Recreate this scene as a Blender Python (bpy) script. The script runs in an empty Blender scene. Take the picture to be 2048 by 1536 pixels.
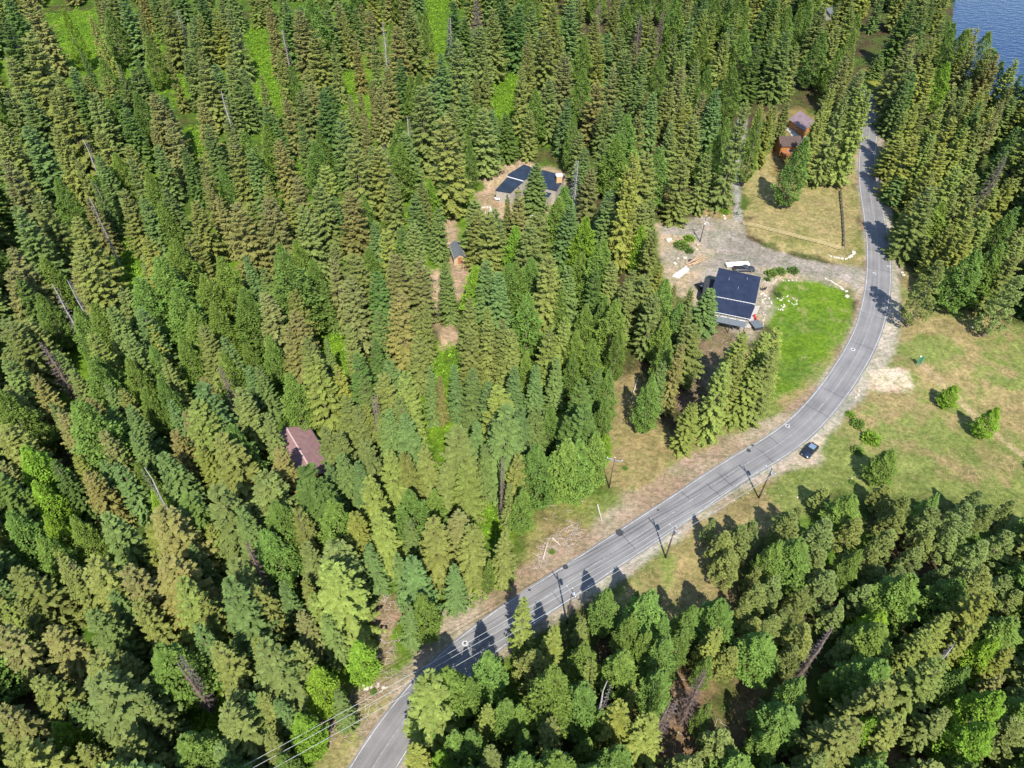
import bpy, bmesh, math, random
import numpy as np
from mathutils import Vector, Matrix
random.seed(7); rng = np.random.default_rng(7)
S = bpy.context.scene; C = S.collection
R = math.radians
# ------------------------------------------------------------------ camera
FOC = 1420.0; HC = 112.0; NAD = (985.0, 2180.0)
n_ = np.array([NAD[0]-1024, NAD[1]-768, FOC]); n_ /= np.linalg.norm(n_)      # world down, in camera axes (right, down, forward)
Fw = np.array([0, 0, 1.0]); Yc = Fw-n_*(Fw@n_); Yc /= np.linalg.norm(Yc)
Xc = np.cross(n_, Yc); Xc = Xc if Xc[0] > 0 else -Xc
W2C = np.stack([Xc, Yc, -n_], 1)                                              # columns: world x, y, z in camera axes
cam_d = bpy.data.cameras.new('camera'); cam = bpy.data.objects.new('camera', cam_d); C.objects.link(cam); S.camera = cam
cam_d.sensor_width = 36; cam_d.lens = FOC/2048*36; cam_d.clip_end = 12000; cam_d.clip_start = 1
cr, cd, cf = W2C[0], W2C[1], W2C[2]
cam.matrix_world = Matrix(((cr[0], -cd[0], -cf[0], 0), (cr[1], -cd[1], -cf[1], 0), (cr[2], -cd[2], -cf[2], HC), (0, 0, 0, 1)))
S.render.resolution_x, S.render.resolution_y = 1024, 768

def P(px, py, z=0.0):
    """point of the photograph -> world point at height z"""
    r = W2C.T@np.array([px-1024, py-768, FOC]); t = (HC-z)/-r[2]
    return (float(r[0]*t), float(r[1]*t), z)
def Parr(pts, z=0.0): return np.array([P(x, y, z)[:2] for x, y in pts])
def proj(X, Y, Z):
    c = W2C@np.array([X, Y, Z-HC]); return 1024+FOC*c[0]/c[2], 768+FOC*c[1]/c[2], c[2]

# ------------------------------------------------------------------ light
SUN_EL, SUN_AZ = 51.0, 171.0
world = bpy.data.worlds.new("World"); S.world = world; world.use_nodes = True
wn = world.node_tree.nodes; wl = world.node_tree.links
sky = wn.new('ShaderNodeTexSky'); sky.sky_type = 'NISHITA'; sky.sun_disc = False
sky.sun_elevation = R(SUN_EL); sky.sun_rotation = R(SUN_AZ); sky.altitude = 1500
bg = wn['Background']; bg.inputs[1].default_value = 0.15; wl.new(sky.outputs[0], bg.inputs[0])
sd = bpy.data.lights.new('sun', 'SUN'); sun = bpy.data.objects.new('sun', sd); C.objects.link(sun)
sd.energy = 4.0; sd.angle = R(0.53); sd.color = (1.0, 0.955, 0.87)
sv = Vector((math.sin(R(SUN_AZ))*math.cos(R(SUN_EL)), math.cos(R(SUN_AZ))*math.cos(R(SUN_EL)), math.sin(R(SUN_EL))))
sun.rotation_euler = sv.to_track_quat('Z', 'Y').to_euler(); sun.location = (0, 0, 200)
S.view_settings.view_transform = 'Standard'; S.view_settings.look = 'None'
S.view_settings.exposure = 1.1; S.view_settings.gamma = 1.0
S.render.engine = 'CYCLES'
S.cycles.max_bounces = 5; S.cycles.diffuse_bounces = 4; S.cycles.glossy_bounces = 2; S.cycles.transmission_bounces = 3
S.cycles.use_denoising = True

# ------------------------------------------------------------------ noise helpers
_G = {}
def vnoise(x, y, s, seed):
    if seed not in _G: _G[seed] = np.random.default_rng(seed).random((256, 256))
    g = _G[seed]; x = x/s; y = y/s
    xi = np.floor(x).astype(int); yi = np.floor(y).astype(int); fx = x-xi; fy = y-yi
    fx = fx*fx*(3-2*fx); fy = fy*fy*(3-2*fy)
    a = g[xi % 256, yi % 256]; b = g[(xi+1) % 256, yi % 256]; c = g[xi % 256, (yi+1) % 256]; d = g[(xi+1) % 256, (yi+1) % 256]
    return (a*(1-fx)+b*fx)*(1-fy)+(c*(1-fx)+d*fx)*fy-.5
def fbm(x, y, s, seed, o=4): return sum(vnoise(x, y, s/2**k, seed+k)/2**k*1.6 for k in range(o))
def seg_d(px, py, a, b):
    d = b-a; t = np.clip(((px-a[0])*d[0]+(py-a[1])*d[1])/(d@d+1e-9), 0, 1)
    return np.hypot(px-a[0]-t*d[0], py-a[1]-t*d[1])
def sdf(px, py, poly):
    """signed distance, positive inside"""
    m = np.full(px.shape, 1e9); ins = np.zeros(px.shape, bool); n = len(poly)
    for i in range(n):
        a, b = poly[i], poly[(i+1) % n]; m = np.minimum(m, seg_d(px, py, a, b))
        c = ((a[1] > py) != (b[1] > py)); ins ^= c & (px < (b[0]-a[0])*(py-a[1])/(b[1]-a[1]+1e-12)+a[0])
    return np.where(ins, m, -m)
def line_d(px, py, pts):
    m = np.full(px.shape, 1e9)
    for a, b in zip(pts[:-1], pts[1:]): m = np.minimum(m, seg_d(px, py, a, b))
    return m
def sm(a, b, x): t = np.clip((x-a)/(b-a), 0, 1); return t*t*(3-2*t)

# ------------------------------------------------------------------ materials
def mat(name, col, rough=.8, noise=0.0, scale=3.0, bump=0.0, metal=0.0, spec=.3, bscale=None):
    m = bpy.data.materials.new(name); m.use_nodes = True; N = m.node_tree.nodes; L = m.node_tree.links
    b = N['Principled BSDF']; b.inputs['Roughness'].default_value = rough; b.inputs['Metallic'].default_value = metal
    b.inputs['Specular IOR Level'].default_value = spec
    b.inputs['Base Color'].default_value = (*col, 1)
    if noise or bump:
        tc = N.new('ShaderNodeTexCoord'); nz = N.new('ShaderNodeTexNoise'); nz.inputs['Scale'].default_value = scale; nz.inputs['Detail'].default_value = 6
        L.new(tc.outputs['Object'], nz.inputs['Vector'])
        mx = N.new('ShaderNodeMix'); mx.data_type = 'RGBA'
        mx.inputs['A'].default_value = (*[c*(1-noise) for c in col], 1); mx.inputs['B'].default_value = (*[min(1, c*(1+noise)) for c in col], 1)
        cr_ = N.new('ShaderNodeMapRange'); cr_.inputs[1].default_value = .3; cr_.inputs[2].default_value = .7
        L.new(nz.outputs[0], cr_.inputs[0]); L.new(cr_.outputs[0], mx.inputs['Factor']); L.new(mx.outputs['Result'], b.inputs['Base Color'])
        if bump:
            n2 = N.new('ShaderNodeTexNoise'); n2.inputs['Scale'].default_value = bscale or scale*2; n2.inputs['Detail'].default_value = 4; L.new(tc.outputs['Object'], n2.inputs['Vector'])
            bp = N.new('ShaderNodeBump'); bp.inputs['Distance'].default_value = bump; L.new(n2.outputs[0], bp.inputs['Height']); L.new(bp.outputs[0], b.inputs['Normal'])
    return m
def leaf_mat(name, transl=.36, inst=False):
    m = bpy.data.materials.new(name); m.use_nodes = True; N = m.node_tree.nodes; L = m.node_tree.links
    out = N['Material Output']; b = N['Principled BSDF']; b.inputs['Roughness'].default_value = .62; b.inputs['Specular IOR Level'].default_value = .22
    oi = N.new('ShaderNodeAttribute' if inst else 'ShaderNodeObjectInfo')
    if inst: oi.attribute_type = 'INSTANCER'; oi.attribute_name = 'tint'
    at = N.new('ShaderNodeAttribute'); at.attribute_name = 'tone'
    sp = N.new('ShaderNodeSeparateColor'); L.new(at.outputs['Color'], sp.inputs[0])
    # object colour x per-spray value
    mul = N.new('ShaderNodeMix'); mul.data_type = 'RGBA'; mul.blend_type = 'MULTIPLY'; mul.inputs['Factor'].default_value = 1
    cb = N.new('ShaderNodeCombineColor')
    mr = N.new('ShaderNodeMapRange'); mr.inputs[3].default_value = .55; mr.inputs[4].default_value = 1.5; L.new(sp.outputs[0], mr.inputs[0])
    for k in range(3): L.new(mr.outputs[0], cb.inputs[k])
    L.new(oi.outputs['Color'], mul.inputs['A']); L.new(cb.outputs[0], mul.inputs['B'])
    # cones / new shoots in the upper crown: amount from object alpha
    mx = N.new('ShaderNodeMix'); mx.data_type = 'RGBA'; mx.inputs['B'].default_value = (.30, .225, .10, 1)
    m1 = N.new('ShaderNodeMath'); m1.operation = 'MULTIPLY'; m1.use_clamp = True
    tcn = N.new('ShaderNodeTexCoord'); nzc = N.new('ShaderNodeTexNoise'); nzc.inputs['Scale'].default_value = .55; nzc.inputs['Detail'].default_value = 2; L.new(tcn.outputs['Object'], nzc.inputs['Vector'])
    mrc = N.new('ShaderNodeMapRange'); mrc.inputs[1].default_value = .40; mrc.inputs[2].default_value = .62; mrc.inputs[3].default_value = .1; mrc.inputs[4].default_value = 1.25; L.new(nzc.outputs[0], mrc.inputs[0])
    m0 = N.new('ShaderNodeMath'); m0.operation = 'MULTIPLY'; L.new(sp.outputs[1], m0.inputs[0]); L.new(mrc.outputs[0], m0.inputs[1])
    L.new(m0.outputs[0], m1.inputs[0]); L.new(oi.outputs['Alpha'], m1.inputs[1])
    L.new(m1.outputs[0], mx.inputs['Factor']); L.new(mul.outputs['Result'], mx.inputs['A'])
    L.new(mx.outputs['Result'], b.inputs['Base Color'])
    tr = N.new('ShaderNodeBsdfTranslucent'); L.new(mx.outputs['Result'], tr.inputs[0])
    ms = N.new('ShaderNodeMixShader'); ms.inputs[0].default_value = transl
    L.new(b.outputs[0], ms.inputs[1]); L.new(tr.outputs[0], ms.inputs[2]); L.new(ms.outputs[0], out.inputs['Surface'])
    return m
M = {}
M['needles'] = leaf_mat('needles'); M['needles_far'] = leaf_mat('needles_far', .36, True); M['bark'] = mat('bark', (.16, .12, .09), .9, .4, 2)
M['dead_wood'] = leaf_mat('dead_wood', 0.0)
M['asphalt'] = mat('asphalt', (.2, .2, .205), .85)
M['paint'] = mat('road_paint', (.40, .40, .385), .7, .35, 2); M['paint_worn'] = mat('worn_paint', (.215, .21, .205), .8, .3, 2)
M['tar'] = mat('tar', (.045, .045, .05), .6); M['stone'] = mat('stone', (.44, .40, .32), .9, .3, 1.5, .05)
M['roof_blue'] = mat('blue_metal_roof', (.022, .030, .058), .42, .25, .6, 0, .25, .5)
M['roof_dark'] = mat('dark_metal_roof', (.022, .034, .055), .45, .25, .6, 0, .2, .5)
M['roof_brown'] = mat('brown_roof', (.21, .125, .125), .7, .18, 1.2, .02)
M['roof_grey'] = mat('grey_roof', (.11, .125, .135), .6, .15, 2); M['trim'] = mat('pale_trim', (.6, .6, .6), .6)
M['siding'] = mat('siding', (.33, .3, .26), .8, .2, 2); M['dark_siding'] = mat('dark_siding', (.04, .04, .045), .7, .2, 2)
M['log'] = mat('orange_log', (.32, .14, .045), .7, .3, 3); M['deck'] = mat('deck', (.36, .33, .31), .8, .2, 3); M['red_deck'] = mat('red_deck', (.3, .12, .06), .7, .25, 3)
M['glass'] = mat('window_glass', (.03, .04, .05), .1, spec=.6); M['timber'] = mat('timber', (.42, .34, .18), .85, .25, 4)
M['pole'] = mat('pole_wood', (.085, .065, .05), .9, .3, 6); M['metal'] = mat('galvanised', (.5, .5, .52), .4, metal=.6); M['white'] = mat('white', (.78, .78, .76), .55, .08, 2)
M['insul'] = mat('porcelain', (.62, .6, .6), .3); M['wire'] = mat('wire', (.48, .5, .47), .5, metal=.3)
M['carpaint'] = mat('car_paint', (.03, .042, .065), .28, metal=.5, spec=.6); M['carglass'] = mat('car_glass', (.01, .012, .015), .06, spec=.8)
M['carroof'] = mat('car_roof', (.22, .3, .38), .25, metal=.4, spec=.6)
M['rubber'] = mat('rubber', (.02, .02, .02), .9); M['rim'] = mat('rim', (.4, .4, .42), .35, metal=.8); M['lamp'] = mat('lamp', (.4, .42, .44), .2); M['tail'] = mat('tail_lamp', (.35, .02, .02), .3)
M['whitepaint'] = mat('white_car_paint', (.7, .7, .7), .3, spec=.5); M['green'] = mat('green_board', (.03, .14, .07), .5, .1, 3); M['greenpost'] = mat('green_post', (.12, .3, .18), .6)
M['red'] = mat('red_paint', (.42, .03, .025), .5); M['bare'] = mat('plywood', (.5, .32, .16), .8, .2, 3)

# ------------------------------------------------------------------ object helpers
def tag(o, label=None, cat=None, group=None, kind=None):
    if label: o['label'] = label
    if cat: o['category'] = cat
    if group: o['group'] = group
    if kind: o['kind'] = kind
    return o
def empty(name, loc, rz=0, **k):
    o = bpy.data.objects.new(name, None); C.objects.link(o); o.location = loc; o.rotation_euler = (0, 0, rz); o.empty_display_size = .3
    return tag(o, **k)
def link(name, me, m=None, parent=None, **k):
    o = bpy.data.objects.new(name, me); C.objects.link(o)
    if m is not None and not me.materials: me.materials.append(m)
    if parent: o.parent = parent
    return tag(o, **k)
def mesh(name, V, Fc, m=None, smooth=False):
    me = bpy.data.meshes.new(name); me.from_pydata([tuple(map(float, v)) for v in V], [], Fc)
    if m: me.materials.append(m)
    if smooth:
        for p in me.polygons: p.use_smooth = True
    return me
def tri_mesh(name, V, tone=None, m=None):
    """V (n*3,3): independent triangles"""
    n = len(V)//3; me = bpy.data.meshes.new(name); me.vertices.add(n*3); me.vertices.foreach_set('co', V.astype(np.float32).ravel())
    me.loops.add(n*3); me.loops.foreach_set('vertex_index', np.arange(n*3, dtype=np.int32)); me.polygons.add(n)
    me.polygons.foreach_set('loop_start', np.arange(0, n*3, 3, dtype=np.int32)); me.polygons.foreach_set('loop_total', np.full(n, 3, np.int32))
    me.update()
    if tone is not None:
        a = me.color_attributes.new('tone', 'FLOAT_COLOR', 'POINT'); c = np.ones((n*3, 4), np.float32); c[:, :3] = tone; a.data.foreach_set('color', c.ravel())
    if m: me.materials.append(m)
    return me
class MB:
    def __init__(s): s.V = []; s.F = []
    def add(s, V, Fc): b = len(s.V); s.V += [tuple(v) for v in V]; s.F += [tuple(i+b for i in f) for f in Fc]; return s
    def hexa(s, q):     # eight corners: bottom 4 ccw, top 4 ccw
        return s.add(q, [(3, 2, 1, 0), (4, 5, 6, 7), (0, 1, 5, 4), (1, 2, 6, 5), (2, 3, 7, 6), (3, 0, 4, 7)])
    def box(s, c, d, rz=0.0):
        x, y, z = c; a, b, h = d[0]/2, d[1]/2, d[2]/2; co, si = math.cos(rz), math.sin(rz)
        q = [(x+u*co-v*si, y+u*si+v*co, z+w) for w in (-h, h) for u, v in ((-a, -b), (a, -b), (a, b), (-a, b))]
        return s.hexa(q)
    def bar(s, p, q, w, h=None):
        p, q = Vector(p), Vector(q); h = h or w; d = (q-p).normalized(); u = d.cross(Vector((0, 0, 1)))
        if u.length < .01: u = Vector((1, 0, 0))
        u.normalize(); v = u.cross(d)
        return s.hexa([e+u*(a*w/2)+v*(b*h/2) for e in (p, q) for a, b in ((-1, -1), (1, -1), (1, 1), (-1, 1))])
    def tube(s, p, q, r0, r1, n=8, caps=True):
        p, q = Vector(p), Vector(q); d = (q-p).normalized(); u = d.orthogonal().normalized(); v = d.cross(u); b = len(s.V)
        for e, r in ((p, r0), (q, r1)):
            for i in range(n): a = i*math.tau/n; s.V.append(tuple(e+u*(math.cos(a)*r)+v*(math.sin(a)*r)))
        for i in range(n): j = (i+1) % n; s.F.append((b+i, b+j, b+n+j, b+n+i))
        if caps: s.F.append(tuple(b+n+i for i in range(n))); s.F.append(tuple(b+i for i in reversed(range(n))))
        return s
    def build(s, name, m, parent=None, smooth=False, **k): return link(name, mesh(name, s.V, s.F, m, smooth), None, parent, **k)

# ------------------------------------------------------------------ road lines (photo points on the ground)
RL = [(640,1640),(699,1536),(775,1417),(837,1344),(905,1287),(982,1231),(1084,1161),(1141,1124),(1231,1067),(1301,1024),(1387,962),(1440,929),(1497,900),(1541,872),(1576,845),(1616,802),(1653,759),(1686,709),(1713,659),(1727,599),(1733,560),(1736,512),(1734,470),(1726,417),(1716,353),(1718,320),(1727,290),(1733,262),(1734,235),(1729,205),(1716,180)]
RR = [(733,1640),(785,1540),(850,1445),(935,1350),(1005,1290),(1074,1237),(1174,1177),(1250,1125),(1324,1075),(1375,1040),(1440,995),(1480,969),(1536,929),(1580,905),(1611,882),(1648,850),(1683,808),(1713,762),(1743,712),(1766,655),(1779,600),(1783,555),(1780,512),(1771,450),(1761,395),(1751,340),(1747,300),(1747,262),(1744,235),(1738,205),(1724,180)]
def resample(pts, n):
    d = np.r_[0, np.cumsum(np.hypot(*np.diff(pts, axis=0).T))]; t = np.linspace(0, d[-1], n); return np.stack([np.interp(t, d, pts[:, k]) for k in (0, 1)], 1)
def smooth_line(p, it):
    for _ in range(it): q = p.copy(); q[1:-1] = (p[:-2]+2*p[1:-1]+p[2:])/4; p = q
    return p
rl = smooth_line(resample(Parr(RL), 400), 60); rr = smooth_line(resample(Parr(RR), 400), 60)
rc = (rl+rr)/2; tang = np.gradient(rc, axis=0); tang /= np.hypot(*tang.T)[:, None]; nrm = np.stack([-tang[:, 1], tang[:, 0]], 1)
hw = np.abs(((rl-rr)*nrm).sum(1))/2; k_ = np.ones(61)/61; hw = np.convolve(np.pad(hw, 30, 'edge'), k_, 'valid'); HWM = float(np.median(hw)); hw = np.clip(hw, HWM*.85, HWM*1.08)+.0
arc = np.r_[0, np.cumsum(np.hypot(*np.diff(rc, axis=0).T))]

# ------------------------------------------------------------------ ground zones (photo outlines, laid on the ground)
Z = {}
Z['meadow'] = [(1768,390),(1790,470),(1850,560),(1960,600),(2010,640),(2120,660),(2300,1000),(2100,1120),(1990,1100),(1900,1010),(1800,990),(1700,1000),(1600,1030),(1500,1120),(1450,1260),(1380,1290),(1290,1210),(1200,1215),(1320,1090),(1450,1010),(1560,940),(1650,870),(1750,750),(1790,640),(1790,520)]
Z['verge'] = [(1165,1080),(1190,985),(1205,880),(1245,760),(1280,740),(1300,850),(1350,870),(1400,850),(1395,700),(1450,670),(1560,720),(1650,690),(1722,600),(1650,780),(1480,900),(1300,1020),(1180,1100),(1060,1180),(985,1225),(1040,1150),(1060,1100)]
Z['fence_field'] = [(1486,470),(1484,400),(1488,300),(1520,270),(1560,330),(1640,340),(1690,300),(1705,240),(1722,250),(1712,330),(1714,370),(1724,440),(1732,540),(1650,528),(1560,507)]
Z['lawn'] = [(1542,600),(1552,565),(1600,548),(1660,565),(1697,590),(1706,630),(1672,690),(1625,745),(1580,790),(1548,810),(1535,760),(1535,680)]
Z['yard'] = [(1738,536),(1690,532),(1620,519),(1560,505),(1500,478),(1480,440),(1440,440),(1380,436),(1340,443),(1305,452),(1310,480),(1330,560),(1365,600),(1440,650),(1500,690),(1530,650),(1545,590),(1560,550),(1640,562),(1700,580),(1728,615)]
Z['lane_field'] = [(1395,440),(1395,400),(1420,370),(1465,330),(1475,380),(1480,440),(1440,445)]
Z['lane'] = [(1462,470),(1492,475),(1482,420),(1482,380),(1480,300),(1492,255),(1500,235),(1478,232),(1468,270),(1460,330),(1466,400)]
Z['drive'] = [(1740,540),(1690,532),(1640,523),(1590,512),(1545,500),(1500,478),(1470,462),(1420,462),(1380,440),(1345,444),(1320,455),(1325,468),(1370,470),(1405,488),(1432,500),(1425,520),(1400,545),(1385,575),(1400,600),(1430,600),(1440,540),(1500,528),(1560,537),(1620,547),(1665,558),(1705,572),(1732,600)]
Z['sand'] = [(1738,752),(1760,738),(1790,730),(1826,742),(1824,775),(1802,793),(1765,787),(1745,780)]
Z['bulge'] = [(1782,480),(1797,560),(1803,640),(1793,710),(1748,765),(1690,830),(1640,880),(1700,780),(1770,640)]
Z['turnout'] = [(1490,975),(1560,925),(1650,862),(1652,890),(1635,925),(1600,938),(1545,950)]
Z['path_a'] = [(862,540),(884,530),(880,600),(885,655),(915,640),(905,700),(885,700),(862,610)]
Z['path_b'] = [(895,400),(910,440),(925,520),(948,545),(940,590),(915,600),(900,540),(888,470),(880,420)]
Z['house_clearing'] = [(955,420),(955,360),(985,335),(1050,318),(1090,335),(1140,350),(1150,410),(1100,450),(1060,470),(1020,440)]
Z['path_c'] = [(1190,450),(1210,450),(1215,520),(1198,540)]
Z['track'] = [(752,1195),(800,1190),(800,1290),(790,1340),(830,1360),(800,1420),(690,1480),(640,1490),(640,1440),(720,1380),(752,1340),(740,1260)]
Z['lodge_yard'] = [(1520,230),(1600,210),(1640,250),(1620,310),(1600,370),(1540,350),(1545,290)]
Z['glade'] = [(1725,140),(1760,140),(1775,170),(1740,185)]
Z['dirt_e'] = [(1330,1380),(1400,1340),(1440,1380),(1440,1500),(1380,1560),(1320,1540)]
Z['dirt_f'] = [(1475,1320),(1498,1320),(1500,1470),(1470,1500),(1445,1460)]
Z['dirt_g'] = [(1770,1480),(1850,1480),(1900,1540),(1760,1540)]
Z['brown_plot'] = [(1060,1100),(1090,1000),(1060,900),(1150,800),(1250,740),(1240,900),(1190,1000),(1130,1110)]
Z['dirt_h'] = [(0,1290),(80,1290),(75,1400),(40,1420)]
Z['dark_c'] = [(1350,690),(1480,650),(1470,780),(1380,850),(1340,800)]
GREEN = [[(645,640),(690,640),(695,745),(660,750)],[(848,790),(900,800),(910,880),(880,930),(850,890)],[(230,510),(280,510),(290,570),(250,590)],
 [(355,1380),(420,1400),(430,1480),(370,1470)],[(280,1300),(320,1310),(320,1350),(290,1345)],[(860,690),(900,700),(900,790),(870,800)],[(100,30),(190,20),(210,140),(110,150)],[(500,60),(560,130),(540,210),(500,200)],
 [(690,120),(760,170),(740,260),(690,230)],[(960,980),(1000,990),(1010,1070),(970,1060)],[(960,1160),(1000,1160),(1010,1230),(960,1220)],[(860,0),(900,0),(890,100),(860,110)],[(1000,140),(1040,150),(1020,240),(985,230)],[(247,143),(262,140),(270,187),(255,190)],[(347,130),(362,127),(372,195),(358,200)],[(385,258),(399,262),(404,312),(392,308)],[(213,432),(240,428),(256,492),(232,490)],
 [(512,60),(524,55),(530,135),(516,140)],[(532,160),(548,157),(564,232),(548,230)],[(685,200),(702,200),(710,240),(694,240)],[(955,188),(975,186),(980,212),(960,214)],[(150,330),(170,328),(176,360),(156,362)],[(300,60),(312,58),(318,110),(306,112)],[(430,380),(444,380),(450,430),(436,430)],[(590,300),(600,300),(606,345),(594,345)]]
WZ = {k: Parr(v) for k, v in Z.items()}; WG = [Parr(g) for g in GREEN]
LAKE = [(1905,-60),(1900,60),(1905,135),(1950,190),(2010,245),(2080,320),(2200,420)]
lk = Parr(LAKE); lake_poly = np.vstack([lk, [[3000, 150], [3000, 5000], [lk[0][0]+700, 5000]]])

def axis(a, b, fine0, fine1, f, c):
    out = [a]
    while out[-1] < b:
        x = out[-1]; out.append(x+(f if fine0 <= x <= fine1 else min(c, f+.12*(fine0-x if x < fine0 else x-fine1)+.2)))
    return np.array(out)
gx = np.r_[-6000, -2500, -1200, -700, axis(-400, 430, -45, 175, .62, 2.2), 700, 1200, 2500, 6000]
gy = np.r_[-3000, -1000, -300, -60, axis(0, 520, 30, 215, .62, 2.2), 800, 1500, 3000, 8000]
GX, GY = np.meshgrid(gx, gy, indexing='ij')
def road_dist(x, y): return line_d(x, y, rc[::8])
def flat_mask(x, y):
    d = road_dist(x, y); f = sm(HWM+1.5, HWM+9, d)
    return f*(1-sm(-6, 1, sdf(x, y, WZ['yard'])))
def relief(x, y): return (fbm(x, y, 26, 11, 3)*.9+fbm(x, y, 5, 31, 3)*.22)
def ground_z(x, y):
    x = np.atleast_1d(np.asarray(x, float)); y = np.atleast_1d(np.asarray(y, float)); return relief(x, y)*flat_mask(x, y)-.02
RDm = road_dist(GX, GY); YD = sdf(GX, GY, WZ['yard'])
GZ = relief(GX, GY)*sm(HWM+1.5, HWM+9, RDm)*(1-sm(-6, 1, YD))-.02
ld = sdf(GX, GY, lake_poly); GZ = np.where(ld > -3, GZ*(1-sm(-3, 3, ld))-3.2*sm(-2, 9, ld), GZ)
wob = fbm(GX, GY, 7, 51, 4)*2.6; wob2 = fbm(GX, GY, 2.4, 71, 3)*1.3; big = fbm(GX, GY, 40, 91, 4); mid = fbm(GX, GY, 9, 97, 4); fin = fbm(GX, GY, 2.2, 111, 3)
def colr(a): return np.array(a)[None, None, :]
def mixc(c, col, w): return c*(1-w[..., None])+col*w[..., None]
left = sm(40, -40, GX+0*GY)  # understorey greener in the wood west of the road
col = mixc(np.broadcast_to(colr((.085, .06, .035)), GX.shape+(3,)).copy(), colr((.075, .135, .018)), np.clip(.35+.6*left+mid*.9, 0, 1))
col = mixc(col, colr((.12, .205, .018)), sm(-.05, .4, big+fin*.3)*left*.9)
def zone(key, color, soft=1.2, amt=1.0, poly=None, color2=None, c2=None, wb=1.0):
    global col
    d = sdf(GX, GY, WZ[key] if poly is None else poly)+(wob+wob2)*wb; w = sm(-soft, soft, d)*amt
    cc = colr(color)+0*col
    if color2 is not None: cc = mixc(cc, colr(color2), np.clip(.5+c2, 0, 1))
    col = mixc(col, cc, w)
tan, gr = (.315, .25, .118), (.185, .215, .062)
zone('meadow', tan, 2.5, color2=gr, c2=big*1.5+mid*1.6+fin*.9); zone('verge', (.31, .245, .115), 2, color2=gr, c2=mid*1.5+fin*.7)
zone('brown_plot', (.28, .215, .11), 2, .8, color2=(.20, .22, .06), c2=mid*1.6)
zone('fence_field', (.33, .27, .125), 1.5, color2=(.19, .19, .06), c2=big*1.2+mid*1.3)
zone('lane_field', (.30, .22, .11), 1.5, color2=(.17, .19, .06), c2=mid*1.5); zone('lodge_yard', (.26, .19, .08), 2); zone('glade', (.25, .25, .05), 1.5)
for g in WG: zone(None, (.155, .265, .018), 2.0, .9, poly=g, color2=(.075, .14, .015), c2=mid*1.6+fin*1.8)
zone('lawn', (.145, .240, .020), 1.8, color2=(.105, .18, .024), c2=big*.8+mid*1.3+fin*1.0, wb=.8)
dirt, grav = (.36, .27, .20), (.37, .335, .295)
for k in ('path_a', 'path_b', 'path_c'): zone(k, (.47, .33, .235), 1.1, color2=(.36, .26, .18), c2=mid, wb=.6)
zone('house_clearing', (.45, .33, .23), 1.5, color2=(.33, .24, .16), c2=mid); zone('track', (.34, .235, .17), 1.5, color2=(.24, .18, .11), c2=mid+fin)
for k in ('dirt_e', 'dirt_f', 'dirt_g', 'dirt_h'): zone(k, (.26, .165, .10), 2, .9)
zone('dark_c', (.20, .145, .10), 2, .8)
lw2 = sm(-1, 2, sdf(GX, GY, WZ['lawn'])); col = mixc(col, colr((.24, .24, .08))+0*col, lw2*sm(.28, .55, fin*.8+mid*.5)*.7)
zone('lane', (.33, .31, .30), .7, wb=.3)
zone('yard', (.36, .31, .255), 1.4, color2=(.40, .31, .22), c2=mid*1.2+fin*.4, wb=.5)
zone('drive', (.30, .262, .232), .9, color2=(.34, .30, .265), c2=mid*.9+fin*.3, wb=.25)
side = np.zeros(GX.shape)
i_ = np.argmin(np.hypot(GX[..., None]-rc[::16, 0], GY[..., None]-rc[::16, 1]), -1); side = ((GX-rc[::16, 0][i_])*nrm[::16, 0][i_]+(GY-rc[::16, 1][i_])*nrm[::16, 1][i_])
e_ = RDm-HWM
lw_ = .9+3.6*sm(118, 92, GY)*(.25+.75*sm(44, 56, GY)); wl_ = sm(lw_+1.1, lw_-.6, e_+(wob*.55+wob2*.4)*(.35+.65*sm(118, 92, GY)))*(side > 0); wr_ = sm(2.9, 1.3, e_+wob*.35+wob2*.4)*(side <= 0)
col = mixc(col, mixc(colr((.33, .235, .17))+0*col, colr((.37, .30, .24)), np.clip(.5+mid, 0, 1)), wl_*.92)
col = mixc(col, mixc(colr((.35, .29, .23))+0*col, colr((.42, .38, .33)), np.clip(.5+mid, 0, 1)), wr_*.92)
zone(None, (.20, .26, .045), 1.0, .9, poly=Parr([(772,1385),(782,1400),(745,1440),(690,1536),(660,1560),(630,1536),(680,1470)]), color2=(.30, .25, .12), c2=mid)
zone('bulge', grav, 1.0, color2=(.44, .38, .31), c2=mid, wb=.35); zone('turnout', (.38, .33, .28), 1.0, color2=(.45, .37, .29), c2=mid, wb=.35)
zone('sand', (.50, .365, .265), .8, color2=(.58, .47, .37), c2=mid*1.5+fin*.8, wb=.5)
tr_ = Parr([(1848, 735), (1895, 775), (1940, 815), (1990, 860), (2050, 905), (2150, 990)]); dt = line_d(GX, GY, tr_)+wob2*.35
col = mixc(col, colr((.42, .31, .19))+0*col, sm(1.5, .4, dt)*.75)
col = np.clip(col*.79*(1+.16*fin[..., None]+.1*mid[..., None]), .005, .9)
ni, nj = GX.shape; idx = np.arange(ni*nj).reshape(ni, nj)
q = np.stack([idx[:-1, :-1], idx[1:, :-1], idx[1:, 1:], idx[:-1, 1:]], -1).reshape(-1, 4)
me = bpy.data.meshes.new('ground'); me.vertices.add(ni*nj); me.vertices.foreach_set('co', np.stack([GX, GY, GZ], -1).astype(np.float32).ravel())
me.loops.add(len(q)*4); me.loops.foreach_set('vertex_index', q.astype(np.int32).ravel()); me.polygons.add(len(q))
me.polygons.foreach_set('loop_start', np.arange(0, len(q)*4, 4, dtype=np.int32)); me.polygons.foreach_set('loop_total', np.full(len(q), 4, np.int32)); me.update()
me.polygons.foreach_set('use_smooth', np.ones(len(q), bool))
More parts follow.
